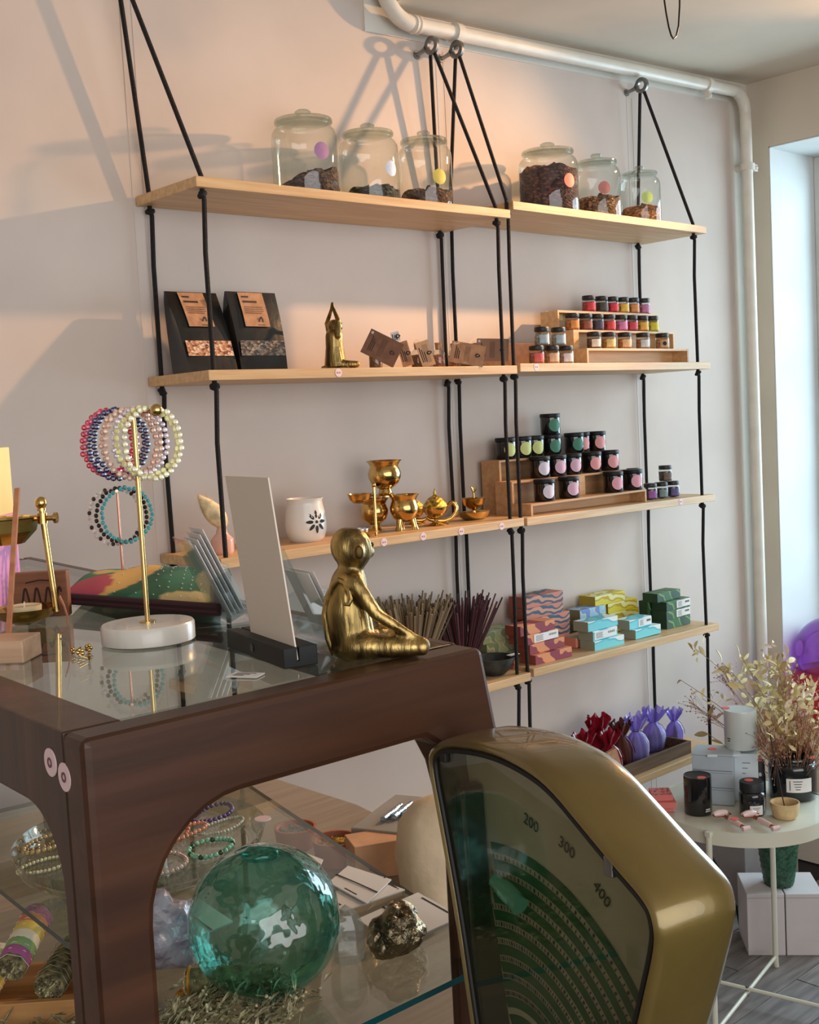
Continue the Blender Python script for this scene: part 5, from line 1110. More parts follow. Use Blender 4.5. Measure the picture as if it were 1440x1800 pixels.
for d in (1,-1): b.tube([c0+Vector((0,0,-.010))-ax*.001,c0+Vector((0,0,-.0105))-ax*.006+sdv*.008*d,c0+Vector((0,0,-.0115))-ax*.010+sdv*.003*d,c0+Vector((0,0,-.010))-ax*.001],.0016,6)
obj('bow',b,MATS['gold_ribbon'],t)
def herb_tuft(p,L_,wd,n,seed,label,ang=0,m=(M_sage,M_sage2),gz=.02):
    rng=random.Random(seed); t=thing('herb_bundle',label,'herb bundle',p,ang,'dried herb bundles'); a=MB(); b=MB()
    for i in range(n):
        x=rng.uniform(-L_/2,L_/2); y=rng.gauss(0,wd*.3); z=abs(rng.gauss(0,gz*.5))+.002; d=Vector((rng.uniform(.4,1),rng.gauss(0,.5),rng.gauss(0,.35))).normalized()*rng.uniform(.010,.022)
        c=Vector((x,y,z)); e=c+d; e.z=max(e.z,.0012); a.tube([c,e],.00045,4,caps=False)
        if i%2==0:
            s=d.cross(Vector((0,0,1))).normalized()*rng.uniform(.0015,.003); mid=(c+e)/2; up=Vector((0,0,.002))
            b.add([tuple(c),tuple(mid+s+up),tuple(e),tuple(mid-s+up)],[(0,1,2),(0,2,3)])
        else:
            b.ball(tuple(e),rng.uniform(.0009,.0018),5,4)
    stuff(obj('stems',a,m[0],t)); stuff(obj('leaves',b,m[1],t,smooth=60)); return t
herb_tuft((-0.7455, -1.277, 1.062),.13,.05,420,3,'grey-green dried herbs heaped at the corner of the glass shelf',R(20))
herb_tuft((-0.7042, -1.3236, 1.062),.08,.04,240,4,'dried herbs lying in front of the sea-green ball',R(30))
w_=MB().tube([(-0.6729, -1.3546, 1.063),(-0.6529, -1.3537, 1.07),(-0.652, -1.341, 1.072),(-0.6688, -1.3403, 1.068),(-0.6785, -1.3554, 1.063)],.0012,6)
# terracotta pots, kraft carton, tissue and foil straws on the counter behind the shelf
M_ter=mat('terracotta',(168,98,72),.6,ns=12,na=.15)
def small_pot(p,r,h,m2,label):
    t=thing('terracotta_pot',label,'pot',p,0,'terracotta pots')
    obj('pot',MB().lathe([(0,0),(r*.82,0),(r*.9,h*.1),(r,h*.9),(r*1.02,h),(r*.9,h),(r*.86,h*.8),(r*.8,h*.75)],36),M_ter,t)
    e=MB(); rng=random.Random(int(p[0]*1e4)); e.lathe([(0,h*.80),(r*.5,h*.79),(r*.86,h*.76),(r*.8,h*.7),(0,h*.7)],30)
    for i in range(60):
        a=rng.uniform(0,6.283); q=r*.8*math.sqrt(rng.random()); e.ball((q*math.cos(a),q*math.sin(a),h*.80),rng.uniform(.0018,.0035),5,4)
    stuff(obj('filling',e,m2,t,smooth=0))
P=(-0.1949, -0.7819, 0.9155); kq=0.0009; small_pot(P,40*kq*.95,42*kq,mat('gold_flakes',(206,160,86),.3,.8,ns=80,na=.4),'terracotta pot filled with gold flakes')
P=(-0.1885, -0.6944, 0.9155); small_pot((P[0]-.005,P[1]+.014,P[2]),38*kq*.95,36*kq,mat('grey_resin',(104,102,98),.4,ns=70,na=.4),'terracotta pot of grey resin behind the one with gold flakes')
P=(-0.1759, -0.8634, 0.9155); t=tag(obj('kraft_carton',MB().box(-.045,-.022,0,.05,.035,.052),mat('pale_kraft_carton',(204,158,122),.7,ns=20,na=.05),None,P,(0,0,R(-25)),0,.001),'kraft carton on the counter beside the terracotta pots','box')
P=(-0.2157, -1.0208, 0.9155); bb=MB(); bb.lathe([(0,0),(.05,0),(.058,.02),(.062,.07),(.055,.11),(.035,.135),(.012,.145),(0,.146)],32,jag=lambda r_,z,a,j:(r_*(1+.03*math.sin(7*a+z*40)),z)); tag(obj('paper_bag',bb,mat('cream_tissue',(222,200,168),.7,ns=10,na=.06,bump=.3,bs=30),None,(P[0]+.03,P[1]+.02,P[2]),smooth=60),'crumpled cream paper bag between the case and the scale','bag')
for i in range(6):
    P=Vector((-0.1077, -0.8141, 0.965)); d=Vector((.83,.35,0)).normalized(); n_=Vector((-.35,.83,0)).normalized()
    c=P+n_*(-.012*i)+d*(.012*i); c.z=.9158+.056+.004
    tag(obj('foil_straw',MB().tube([c-d*.032,c+d*.032],.0048,10),mat('foil_blue',(176,196,214),.22,.9,bump=.5,bs=80)),'silver-blue foil straw on the grey box, %s in the row counted from the cream bag'%('sixth','fifth','fourth','third','second','first')[i],'straw','foil straws')
Pb=Vector((-0.1077, -0.8141, 0.965)); t=tag(obj('grey_box',MB().box(-.075,-.065,0,.085,.065,.055),mat('grey_card',(150,146,142),.6,ns=6,na=.05),None,(Pb.x+.02,Pb.y-.02,.9155),(0,0,R(23)),0,.002),'flat grey box carrying the foil straws','box')

# low wooden tray with smudge bundles under the shelf
P=Vector((-0.7297, -0.8927, 0.935)); ZB_=.9212
t=thing('wooden_tray','light wooden tray of smudge bundles under the glass shelf','tray',(-.735,-.905,ZB_),R(-40)); Mt=wood('tray_wood',(206,156,100),(182,130,78),.5)
obj('front_board',MB().box(-.11,-.004,0,.11,.004,.030),Mt,t,smooth=0,bevel=.001); obj('back_board',MB().box(-.11,.09,0,.11,.098,.030),Mt,t,smooth=0,bevel=.001); obj('bottom_board',MB().box(-.11,.0042,0,.11,.0898,.005),Mt,t,smooth=0)
obj('end_board',MB().box(-.11,.0042,.0052,-.103,.0898,.030),Mt,t,smooth=0); obj('end_board',MB().box(.103,.0042,.0052,.11,.0898,.030),Mt,t,smooth=0)
TRM=Matrix.Translation((-.735,-.905,ZB_))@Matrix.Rotation(R(-40),4,'Z')
pet=[mat('petal_%d'%i,c,.7) for i,c in enumerate(((226,196,96),(216,132,90),(172,92,146),(136,168,112),(234,222,196)))]
def smudge(c,d,L_,r_,label,wrap=True,seed=1):
    c=TRM@Vector(c); d=(TRM.to_3x3()@Vector(d)).normalized(); t=thing('smudge_bundle',label,'smudge bundle',c,0,'smudge bundles'); rng=random.Random(seed)
    x=d.orthogonal().normalized(); y=d.cross(x); n=12
    obj('herbs',MB().tube([d*0,d*L_*.3,d*L_],[r_*.98,r_,r_*.8],16),M_sage,t)
    if wrap:
        for i in range(6):
            f=.10+.14*i; obj('petal_band',MB().tube([d*L_*f,d*L_*(f+.07),d*L_*(f+.135)],[r_*1.03,r_*1.08,r_*1.03],16),pet[(i+seed)%5],t)
    e=MB()
    for i in range(60):
        a=rng.uniform(0,6.283); q=r_*.92*math.sqrt(rng.random()); p=x*q*math.cos(a)+y*q*math.sin(a); e.tube([p,p-d*rng.uniform(.001,.004)],.0011,5,mi=i%2)
    stuff(obj('cut_ends',e,[M_sage2,mat('sage_dark',(96,82,62),.9)],t))
    obj('thread',MB().tube([d*L_*(.04+.9*i/60)+(x*math.cos(i*.9)+y*math.sin(i*.9))*r_*1.10 for i in range(61)],.0003,4),M_paper if wrap else M_sage2,t)
smudge((-.02,.012,.062),(.15,1,.35),.09,.0165,'smudge bundle wrapped in yellow and violet petals, topmost in the tray',True,2)
smudge((.022,.008,.040),(.1,1,.1),.09,.0175,'smudge bundle seen end-on, cut stems showing',False,3)
smudge((-.055,.010,.034),(0,1,.1),.09,.0165,'smudge bundle with a reddish band low in the tray',True,4)
smudge((.062,.018,.058),(-.1,1,.25),.085,.0150,'smudge bundle with orange petals, half hidden by the walnut leg',True,6)
smudge((.072,-.004,.036),(.2,1,.2),.08,.0160,'white sage bundle poking over the front of the tray beside the walnut leg',False,7)
herb_tuft(tuple(TRM@Vector((-.01,-.05,.0))),.13,.06,300,11,'loose dried flowers in front of the wooden tray',R(-40))

# ================================================================ the old shop scale
Ms=lambda x: 'scale_'+x
sc=thing('shop_scale','old olive-gold shop scale with a fan-shaped glass dial','scale',(-.646498,-1.684108,0),math.atan2(.219846*-1,.975535))
# local frame: x = through the thickness, y = along the face (away from the camera), z up
OUT=[(0.272, 1.2795),(0.2636, 1.2902),(0.2402, 1.2997),(0.1803, 1.3075),(0.1352, 1.305),(0.1042, 1.2981),(0.0688, 1.2794),(0.0334, 1.2607),(0.0042, 1.247),(-0.0018, 1.2365),(-0.002, 1.221),(0.0124, 1.1778),(0.0178, 1.1613),(0.041, 1.1006),(0.212, 1.0166),(0.2235, 1.0699),(0.238, 1.1511),(0.2562, 1.2241)]
def smooth_loop(P,it=2):
    for _ in range(it):
        Q=[]
        for i in range(len(P)):
            a=P[i];b=P[(i+1)%len(P)]; Q+= [(a[0]*.75+b[0]*.25,a[1]*.75+b[1]*.25),(a[0]*.25+b[0]*.75,a[1]*.25+b[1]*.75)]
        P=Q
    return P
L0=smooth_loop(OUT,2); nL=len(L0); cx=sum(p[0] for p in L0)/nL; cz=sum(p[1] for p in L0)/nL
nrm=[]
for i in range(nL):
    a=L0[i-1];b=L0[(i+1)%nL]; t_=Vector((b[0]-a[0],b[1]-a[1])).normalized(); n=Vector((t_.y,-t_.x)); 
    if n.dot(Vector((L0[i][0]-cx,L0[i][1]-cz)))<0: n=-n
    nrm.append(n)
def ringloop(off,x): return [(x,L0[i][0]+nrm[i].x*off,L0[i][1]+nrm[i].y*off) for i in range(nL)]
M_sc=mat('olive_gold_enamel',(116,98,50),.28,.45,ns=8,na=.06,bump=.02,bs=120,coat=.6); M_gasket=mat('black_gasket',(20,20,18),.6)
rings=[(-.001,.010),(-.0005,.001),(.0025,-.0015),(.0055,.000),(.0075,.005),(.0085,.020),(.0088,.045),(.0080,.060),(.0055,.068),(.0005,.0735),(-.006,.0755),(-.03,.0765)]
vs=[];fs=[]
for off,x in rings: vs+=ringloop(off,x)
for j in range(len(rings)-1):
    for i in range(nL):
        k=(i+1)%nL; fs.append((j*nL+i,j*nL+k,(j+1)*nL+k,(j+1)*nL+i))
fs.append(tuple((len(rings)-1)*nL+i for i in range(nL)))
obj('housing',MB().add(vs,fs),M_sc,sc,smooth=50)
obj('gasket',MB().tube(ringloop(-.0022,.002),.0024,8,closed=True),M_gasket,sc)
# inner wall and dial plate
vs=ringloop(-.002,.004)+ringloop(-.002,.034); obj('inner_wall',MB().add(vs,[(i,(i+1)%nL,nL+(i+1)%nL,nL+i) for i in range(nL)]),mat('dark_olive_inside',(62,60,44),.6),sc,smooth=50)
obj('dial_plate',MB().add(ringloop(-.0015,.033),[tuple(range(nL))]),mat('aged_dial_card',(206,200,180),.7,ns=9,na=.06),sc,smooth=0)
M_gs=glass('scale_glass',(230,231,222),1.52,.015); obj('glass_pane',MB().add(ringloop(-.0022,.003)+ringloop(-.0022,.0045),[tuple(range(nL)),tuple(range(2*nL-1,nL-1,-1))]),M_gs,sc,smooth=0)
# printed arcs and figures (dial centre from the fan's own geometry)
DC=(.1943,1.0229); DR=.1953
M_gr=mat('dial_green',(42,104,58),.7,ns=30,na=.06); M_dink=mat('dial_ink',(60,62,54),.7)
def inside(y,z):
    c=False
    for i in range(nL):
        a=L0[i];b=L0[(i+1)%nL]
        if (a[1]>z)!=(b[1]>z) and y<(b[0]-a[0])*(z-a[1])/(b[1]-a[1])+a[0]: c=not c
    return c
def in_(y,z): return inside(y,z) and y<.236 and y>.006
band=0
for i in range(11):
    r1=DR-.0142*i; r0=r1-.0088; mb=MB(); n=72
    for k in range(n):
        a0=R(62)+R(128)*k/n; a1=R(62)+R(128)*(k+1)/n
        pt=lambda r_,a:(DC[0]-r_*math.cos(a-PI/2)*1.0,DC[1]+r_*math.sin(a))
        P4=[(DC[0]+rr*math.cos(a),DC[1]+rr*math.sin(a)) for rr,a in ((r0,a0),(r1,a0),(r1,a1),(r0,a1))]
        if all(in_(*q) for q in P4): mb.add([(.0325,q[0],q[1]) for q in P4],[(0,1,2,3)])
    if mb.v: obj('printed_arc',mb,M_gr,sc,smooth=0)
    if r0<.03: break
tk=MB()
for i in range(9):
    r_=DR-.0142*i-.0115
    for k in range(70):
        a=R(62)+R(128)*k/70; y,z=DC[0]+r_*math.cos(a),DC[1]+r_*math.sin(a)
        if in_(y,z) and in_(y-.003,z): 
            c,s_=math.cos(a),math.sin(a); h_=.0017; w_=.0006 if (k*7+i*3)%4 else .0012
            tk.add([(.0323,y+c*dr-s_*dt,z+s_*dr+c*dt) for dr,dt in ((-h_,-w_),(h_,-w_),(h_,w_),(-h_,w_))],[(0,1,2,3)])
for k in range(140):
    a=R(62)+R(128)*k/140; y,z=DC[0]+DR*math.cos(a),DC[1]+DR*math.sin(a)
    c,s_=math.cos(a),math.sin(a)
    if in_(y,z): tk.add([(.0321,y-c*dr-s_*dt,z-s_*dr+c*dt) for dr,dt in ((.001,-.0003),(.006 if k%5==0 else .0035,-.0003),(.006 if k%5==0 else .0035,.0003),(.001,.0003))],[(0,1,2,3)])
stuff(obj('dial_marks',tk,M_dink,sc,smooth=0))
# text faces -x ; its own x runs towards -y (towards the camera side), up is z
TM=Matrix(((0,0,-1),(-1,0,0),(0,1,0)))
for body,(y,z),roll in (('200',(.1743,1.2465),-.22),('300',(.1290,1.2400),-.32),('400',(.0890,1.2170),-.62)):
    yy=y; zz=z
    o=text(body,.0135,M_dink,sc,(.0318,yy,zz),(TM@Matrix.Rotation(roll,3,'Z')).to_euler())
# needle housing along the back edge and a small green level vial
p0=(0.2575, 1.2585); p1=(0.2208, 1.071)
q0=(0.2051, 1.2344); q1=(0.1873, 1.0383)
obj('reading_column',MB().hexa([(.010,.222,.86),(.010,.236,.86),(.032,.236,.86),(.032,.222,.86)],[(.010,.240,1.262),(.010,.254,1.262),(.032,.254,1.262),(.032,.240,1.262)]),mat('dark_green_column',(34,46,38),.3,coat=.4),sc,smooth=0,bevel=.003)
obj('reading_line',MB().tube([(.008,.219,.90),(.008,.237,1.255)],.0014,6),M_steel,sc)
v=(0.1777, 1.2048); obj('level_vial',MB().tube([(.012,v[0]+.022,v[1]-.008),(.012,v[0]+.006,v[1]-.012),(.012,v[0]-.012,v[1]-.018)],[.006,.008,.0075],14),glass('vial_glass',(150,236,222),1.9,.03,bump=.6,bs=60,dens=.55),sc)
for (u_) in (((0.0423, 1.2516)),): obj('clip',MB().box(-.001,u_[0]-.006,u_[1]+.002,.006,u_[0]+.003,u_[1]+.016),M_steel,sc,smooth=0,bevel=.001)
s1=(0.2545, 1.2898); obj('clip',MB().box(.000,s1[0]-.006,s1[1]-.006,.006,s1[0]+.003,s1[1]+.003),M_gasket,sc,smooth=0,bevel=.001)
zlo=min(p[1] for p in L0)
obj('foot',MB().box(.002,.04,.9155,.072,.215,zlo+.03),M_sc,sc,smooth=0,bevel=.004)

# ================================================================ round white table and what stands on it
TZ_=.536; tcx,tcy,trr=1.355,-.51,.222
M_tab=mat('table_enamel',(216,214,196),.4,coat=.2)
t=thing('round_table','small round off-white metal tray table with crossed stretchers','table',(tcx,tcy,0))
obj('tabletop',MB().lathe([(0,TZ_-.006),(trr-.004,TZ_-.006),(trr-.003,TZ_+.001),(trr,TZ_+.002),(trr+.001,TZ_-.034),(trr-.003,TZ_-.034),(trr-.004,TZ_-.012),(0,TZ_-.012)],72),M_tab,t)
obj('tray_floor',MB().lathe([(0,TZ_-.001),(trr-.004,TZ_-.001),(trr-.004,TZ_-.004),(0,TZ_-.004)],72),M_tab,t,smooth=0)
adir=math.atan2(-.454+.51,1.619-1.355)
for i,a in enumerate((adir,adir+PI/2,adir+PI,adir+1.5*PI)):
    c,s_=math.cos(a),math.sin(a); k=trr+.010
    obj('leg',MB().tube([(k*c,k*s_,TZ_-.003),(k*c,k*s_,.02),(k*c*1.02,k*s_*1.02,0)],.0075,12).box(k*c-.007,k*s_-.007,TZ_-.01,k*c+.007,k*s_+.007,TZ_+.001),M_tab,t)
for a in (adir,adir+PI/2):
    c,s_=math.cos(a),math.sin(a); k=trr+.006; zz=.030 if a==adir else .0395
    obj('stretcher',MB().tube([(-k*c,-k*s_,zz),(k*c,k*s_,zz)],.005,10),M_tab,t)
obj('screw',MB().tube([(0,0,.02),(0,0,.0475)],.0045,10),M_steel,t)
Z0=TZ_+.0004
def coral_dot(parent,p,r_=.0095,rot=(0,0,0)): return obj('coral_sticker',MB().lathe([(0,.0008),(r_,.0008),(r_,0)],18),M_coral,parent,p,rot)
kt=0.0015
# pink match boxes
for i,(u_,v_,rz) in enumerate(((1186,1424,-.42),(1190,1417,-.50),(1186,1402,-.46))):
    p=[(1.1989, -0.4115, 0.536),(1.1882, -0.4257, 0.536),(1.1935, -0.4117, 0.536)][i]
    t=thing('match_box','pink match box, '+('bottom','middle','top')[i]+' of three in a twisted stack','match box',(p[0],p[1],Z0+i*.0152),R(-38)+rz*.3,'pink match boxes')
    obj('sleeve',MB().box(-.052,0,0,0,.062,.0148),mat('salmon_card',(214,118,112),.7),t,smooth=0,bevel=.0006); obj('striker_side',MB().box(.0001,.001,.001,.0006,.061,.0138),mat('cream_striker',(214,196,168),.8,ns=90,na=.1),t,smooth=0)
    if i==2:
        e=MB(); rng=random.Random(4)
        for j in range(26): e.M=Matrix.Translation((-.05+.048*rng.random(),.058*rng.random()+.002,.0149)); e.lathe([(0,.0004),(rng.uniform(.0012,.0028),.0004),(.0028,0)],7)
        stuff(obj('speckles',e,mat('speckle_brown',(120,84,70),.8),t,smooth=0))
def label_jar(p,r_,h,m,neck,label,lab=None,lid=M_matblack,top=None):
    t=thing('candle_jar' if neck==0 else 'cosmetic_jar',label,'jar' if neck else 'candle',p,facing(p))
    if neck==0:
        obj('jar',MB().lathe([(0,0),(r_*.94,0),(r_,.004),(r_,h*.97),(r_*.985,h),(r_*.93,h),(r_*.93,h*.93)],36),m,t)
        obj('lid',MB().lathe([(0,h*.965),(r_*.92,h*.965),(r_*.92,h*.99),(0,h*.99)],36),lid,t)
    else:
        obj('jar',MB().lathe([(0,0),(r_*.92,0),(r_,.004),(r_,h*.60),(r_*.93,h*.68),(r_*.84,h*.71),(r_*.84,h*.74)],36),m,t)
        obj('lid',MB().lathe([(0,h*.735),(r_*.93,h*.735),(r_*.93,h*.98),(r_*.90,h),(0,h)],36),lid,t)
    if lab:
        a,zc,w0,h0=lab; L=obj('label',patch(r_,a,zc,w0,h0),M_paper,t); e=MB()
        for j in range(4): q=patch(r_,a-.05*j,zc+h0*(.28-.17*j),w0*(.55-.1*j),h0*.05,off=.001); e.add(q.v,q.f)
        obj('print_line',e,M_ink,L)
    return t
kq=0.0014; P=(1.2324, -0.4606, 0.536); t=label_jar((P[0],P[1],Z0),25*kq,70*kq,M_cjar,0,'tall black candle jar beside the pink match boxes'); coral_dot(t,(.6*25*kq,.3*25*kq,70*kq*.99),.0115)
q=patch(25*kq,.75,.012,.016,.003,off=.0008); q2=patch(25*kq,.75,.017,.014,.003,off=.0008); e=MB(); e.add(q.v,q.f).add(q2.v,q2.f); obj('print_line',e,M_paper,t)
M_gbox=mat('grey_blue_carton',(176,188,198),.6,ns=14,na=.03); M_lbox=mat('pale_blue_carton',(208,220,228),.6,ns=14,na=.02)
a=Vector((1.2833, -0.4117, 0.536)); b=Vector((1.3285, -0.5049, 0.536)); wgb=(b-a).length; rzg=math.atan2((b-a).y,(b-a).x); hg=30*kt
for i in range(3):
    t=thing('gift_carton','grey-blue carton, '+('bottom','middle','top')[i]+' of the stack of three behind the black candle','box',(a.x,a.y,Z0+i*hg),rzg,'grey-blue cartons')
    obj('carton',MB().box(0,0,0,wgb,.085,hg-.0012),M_gbox,t,smooth=0,bevel=.0012)
    obj('lid_seam',MB().box(-.0004,-.0004,hg*.86,wgb+.0004,0,hg*.875),mat('seam_grey',(106,114,122),.7),t,smooth=0)
    if i==2: coral_dot(t,(wgb*.45,.045,hg-.001),.011)
p=Vector((1.357, -0.4907, 0.536)); hl=84*kt
t=thing('gift_carton','larger pale blue carton carrying the white candle','box',(p.x+.004,p.y+.010,Z0),rzg+.10); obj('carton',MB().box(.0,.0,0,.066,.085,hl),M_lbox,t,smooth=0,bevel=.0012)
e=MB()
for j in range(3): e.box(.026,-.0005,hl*(.8-.11*j),.046-.006*j,0,hl*(.82-.11*j))
obj('print_line',e,mat('soft_print',(130,140,150),.7),t,smooth=0)
t=thing('shallow_carton','shallow pale blue carton set askew under the white candle','box',(p.x-.02,p.y+.06,Z0+hl+.0004),rzg+.25) 
obj('carton',MB().box(-.012,-.045,0,.075,.045,.006),M_lbox,t,smooth=0,bevel=.001)
kq=kt*1.0; rw=28*kq; PW=(1.4068, -0.4816, 0.668); t=label_jar((PW[0],PW[1],Z0+hl+.007),rw,68*kq,mat('white_candle_glass',(206,214,212),.25,coat=.4),0,'white candle jar with lid on top of the pale blue carton',None,mat('white_lid',(200,210,214),.35)); coral_dot(t,(-.2*rw,-.85*rw,68*kq),.010)
q=patch(rw,-.85,.034,.010,.020,off=.0006); e=MB()
for j in range(2): q=patch(rw,-.80,.030-.006*j,.012-.004*j,.0025,off=.0006); e.add(q.v,q.f)
obj('print_line',e,M_ink,t)
M_dk=mat('black_jar_glass',(26,30,34),.12,coat=.6)
P=(1.3081, -0.5695, 0.536); kq=0.0014; t=label_jar((P[0],P[1],Z0),23*kq,60*kq,M_dk,1,'small black jar with a cream label in front of the little bottle',(.35,.014*1.25,.034,.024)); coral_dot(t,(-.2*23*kq,-.2*23*kq,60*kq),.011)
P=(1.4218, -0.5217, 0.536); t=label_jar((P[0],P[1],Z0),12.5*kq,72*kq,M_dk,1,'little black bottle with a coral dot on its cap, behind the small jar'); coral_dot(t,(0,0,72*kq),.0098)
P=(1.4945, -0.577, 0.536); kq=0.0015; rb=41*kq; hb=74*kq; PJ=(P[0],P[1],Z0)
t=thing('apothecary_jar','large black jar with a white label holding the dried flowers','jar',PJ,facing(PJ))
obj('jar',MB().lathe([(0,0),(rb*.93,0),(rb,.006),(rb,hb*.74),(rb*.96,hb*.82),(rb*.90,hb*.85),(rb*.93,hb*.88),(rb*.93,hb*.98),(rb*.90,hb),(rb*.84,hb),(rb*.84,hb*.8)],44),M_dk,t)
obj('rim_glass',MB().lathe([(rb*.86,hb),(rb*.86,hb*1.16),(rb*.83,hb*1.16),(rb*.83,hb)],44),glass('smoke_glass',(120,124,124),1.45,.03),t)
L=obj('label',patch(rb,.30,hb*.40,.068,.036),M_paper,t); e=MB()
for j in range(4): q=patch(rb,.22,hb*.40+.011-.007*j,.024-.004*j,.0018,off=.0012); e.add(q.v,q.f)
q=patch(rb,-.10,hb*.40,.0018,.026,off=.0012); e.add(q.v,q.f); obj('print_line',e,M_ink,L); coral_dot(t,(rb*.45,rb*.78,hb+.0004),.012)
# incense bowl with stick
P=(1.3338, -0.6554, 0.536); kq=0.0014; r_=25.5*kq; h_=28*kq
t=thing('incense_bowl','small sand-coloured clay bowl holding one dark incense stick','bowl',(P[0],P[1]+.01,Z0))
obj('bowl',MB().lathe([(0,0),(r_*.72,0),(r_*.86,h_*.15),(r_,h_*.85),(r_*1.0,h_),(r_*.92,h_),(r_*.80,h_*.3),(0,h_*.22)],36),mat('sand_clay',(206,178,132),.7,ns=50,na=.06),t); obj('stick_holder',MB().lathe([(0,h_*.2),(.006,h_*.2),(.004,h_*.7),(0,h_*.75)],14),MATS['sand_clay'],t)
o_=MB().tube([(0,0,h_*.5),(-(1387-1364)*kq*.72,(1387-1364)*kq*.66,150*kq)],[.0014,.0019],8); obj('incense_stick',o_,mat('charcoal_stick',(58,46,44),.8),t)
# rose quartz rollers
M_rq=mat('rose_quartz',(238,206,202),.15,ns=20,na=.04,coat=.6); M_cu=mat('rose_metal',(190,112,92),.2,1)
def roller(p,q,label,dot):
    p=Vector(p);q=Vector(q); d=(q-p).normalized(); n=Vector((-d.y,d.x,0)); t=thing('face_roller',label,'face roller',p,0,'rose quartz rollers'); L_=(q-p).length; z=Vector((0,0,.0085))
    obj('handle',MB().tube([d*L_*.42+z,d*L_*.55+z,d*L_*.9+z],[.0065,.008,.007],12),M_rq,t); obj('large_stone',MB().tube([-n*.020+z*1.1,-n*.008+z*1.1,n*.008+z*1.1,n*.020+z*1.1],[.006,.0095,.0095,.006],14),M_rq,t)
    obj('small_stone',MB().tube([d*(L_*1.08)-n*.010+z,d*(L_*1.08)+n*.010+z],.0062,12),M_rq,t)
    obj('yoke',MB().tube([-n*.022+z,-n*.023+d*.014+z,d*.020+z,n*.023+d*.014+z,n*.022+z],.0014,6),M_cu,t); obj('ferrule',MB().tube([d*.022+z,d*L_*.42+z],.0048,10).tube([d*L_*.9+z,d*L_*1.02+z],.0045,10),M_cu,t)
    if dot: coral_dot(t,tuple(d*L_*.62+Vector((0,0,.0168))),.010)
roller((1.2177, -0.5333, 0.544),(1.1802, -0.6229, 0.54),'rose quartz roller with a coral dot on its handle',True)
roller((1.2579, -0.5903, 0.544),(1.2237, -0.6767, 0.54),'rose quartz roller without a dot, its handle towards the incense bowl',False)

# dried bouquet standing in the large black jar
t=thing('dried_bouquet','big bouquet of dried pale leaves and reddish sprigs in the black jar','bouquet',(PJ[0],PJ[1],PJ[2]+.02))
rng=random.Random(12); M_st=mat('dry_stem',(150,120,84),.9); O=Vector((PJ[0],PJ[1],PJ[2]+.02))
LM=[mat('dry_leaf_a',(232,220,172),.8,ns=40,na=.06),mat('dry_leaf_b',(206,184,128),.8,ns=40,na=.08),mat('dry_leaf_c',(226,204,190),.8,ns=40,na=.06)]
def leaf_mesh(m):
    L_=1; mb=MB(); n=5; vs=[]
    for i in range(n+1):
        f=i/n; w0=.22*math.sin(PI*min(.98,f*.93+.03))**.8; c=.10*math.sin(PI*f)
        vs+=[(-w0,f,c+.04*f),(0,f,c-.05*math.sin(PI*f)),(w0,f,c+.04*f)]
    for i in range(n):
        a=3*i; mb_=[(a,a+1,a+4,a+3),(a+1,a+2,a+5,a+4)]; mb.f+=mb_
    mb.v=vs; mb.m=[0]*len(mb.f); return mesh('leaf',mb,m,60)
LV_=[leaf_mesh(m) for m in LM]
leaves=0
def branch(tip,bend,nl,ls,mi,wig=.4,start=.45,sr=.0012):
    global leaves
    tip=Vector(tip)-O; b=Vector((tip.x*.15,tip.y*.15,tip.z*.55))+Vector(bend); pts=[]; base=Vector((rng.uniform(-.3,.3)*rb,rng.uniform(-.3,.3)*rb,0))
    for i in range(9):
        f=i/8; pts.append(base*(1-f)**2+b*2*f*(1-f)+tip*f*f)
    obj('stem',MB().tube(pts,[sr*1.2-sr*.6*i/8 for i in range(9)],6),M_st,t)
    for i in range(nl):
        f=start+(1-start)*i/max(1,nl-1); k=min(7,int(f*8)); g=f*8-k; p=pts[k].lerp(pts[k+1],g); d=(pts[k+1]-pts[k]).normalized()
        sd=d.cross(Vector((rng.gauss(0,1),rng.gauss(0,1),rng.gauss(0,1)))).normalized(); dirn=(d*.5+sd*rng.uniform(.5,1)).normalized()
        if leaves<290:
            o=bpy.data.objects.new('leaf',LV_[mi if rng.random()<.8 else rng.randrange(3)]); COL.objects.link(o); o.parent=t
            s=ls*1.3*rng.uniform(.75,1.25); o.location=p; o.scale=(s,s,s); q=dirn.to_track_quat('Y','Z'); o.rotation_euler=(q@Euler((0,rng.uniform(-2,2),0)).to_quaternion()).to_euler(); leaves+=1
YB=-.50
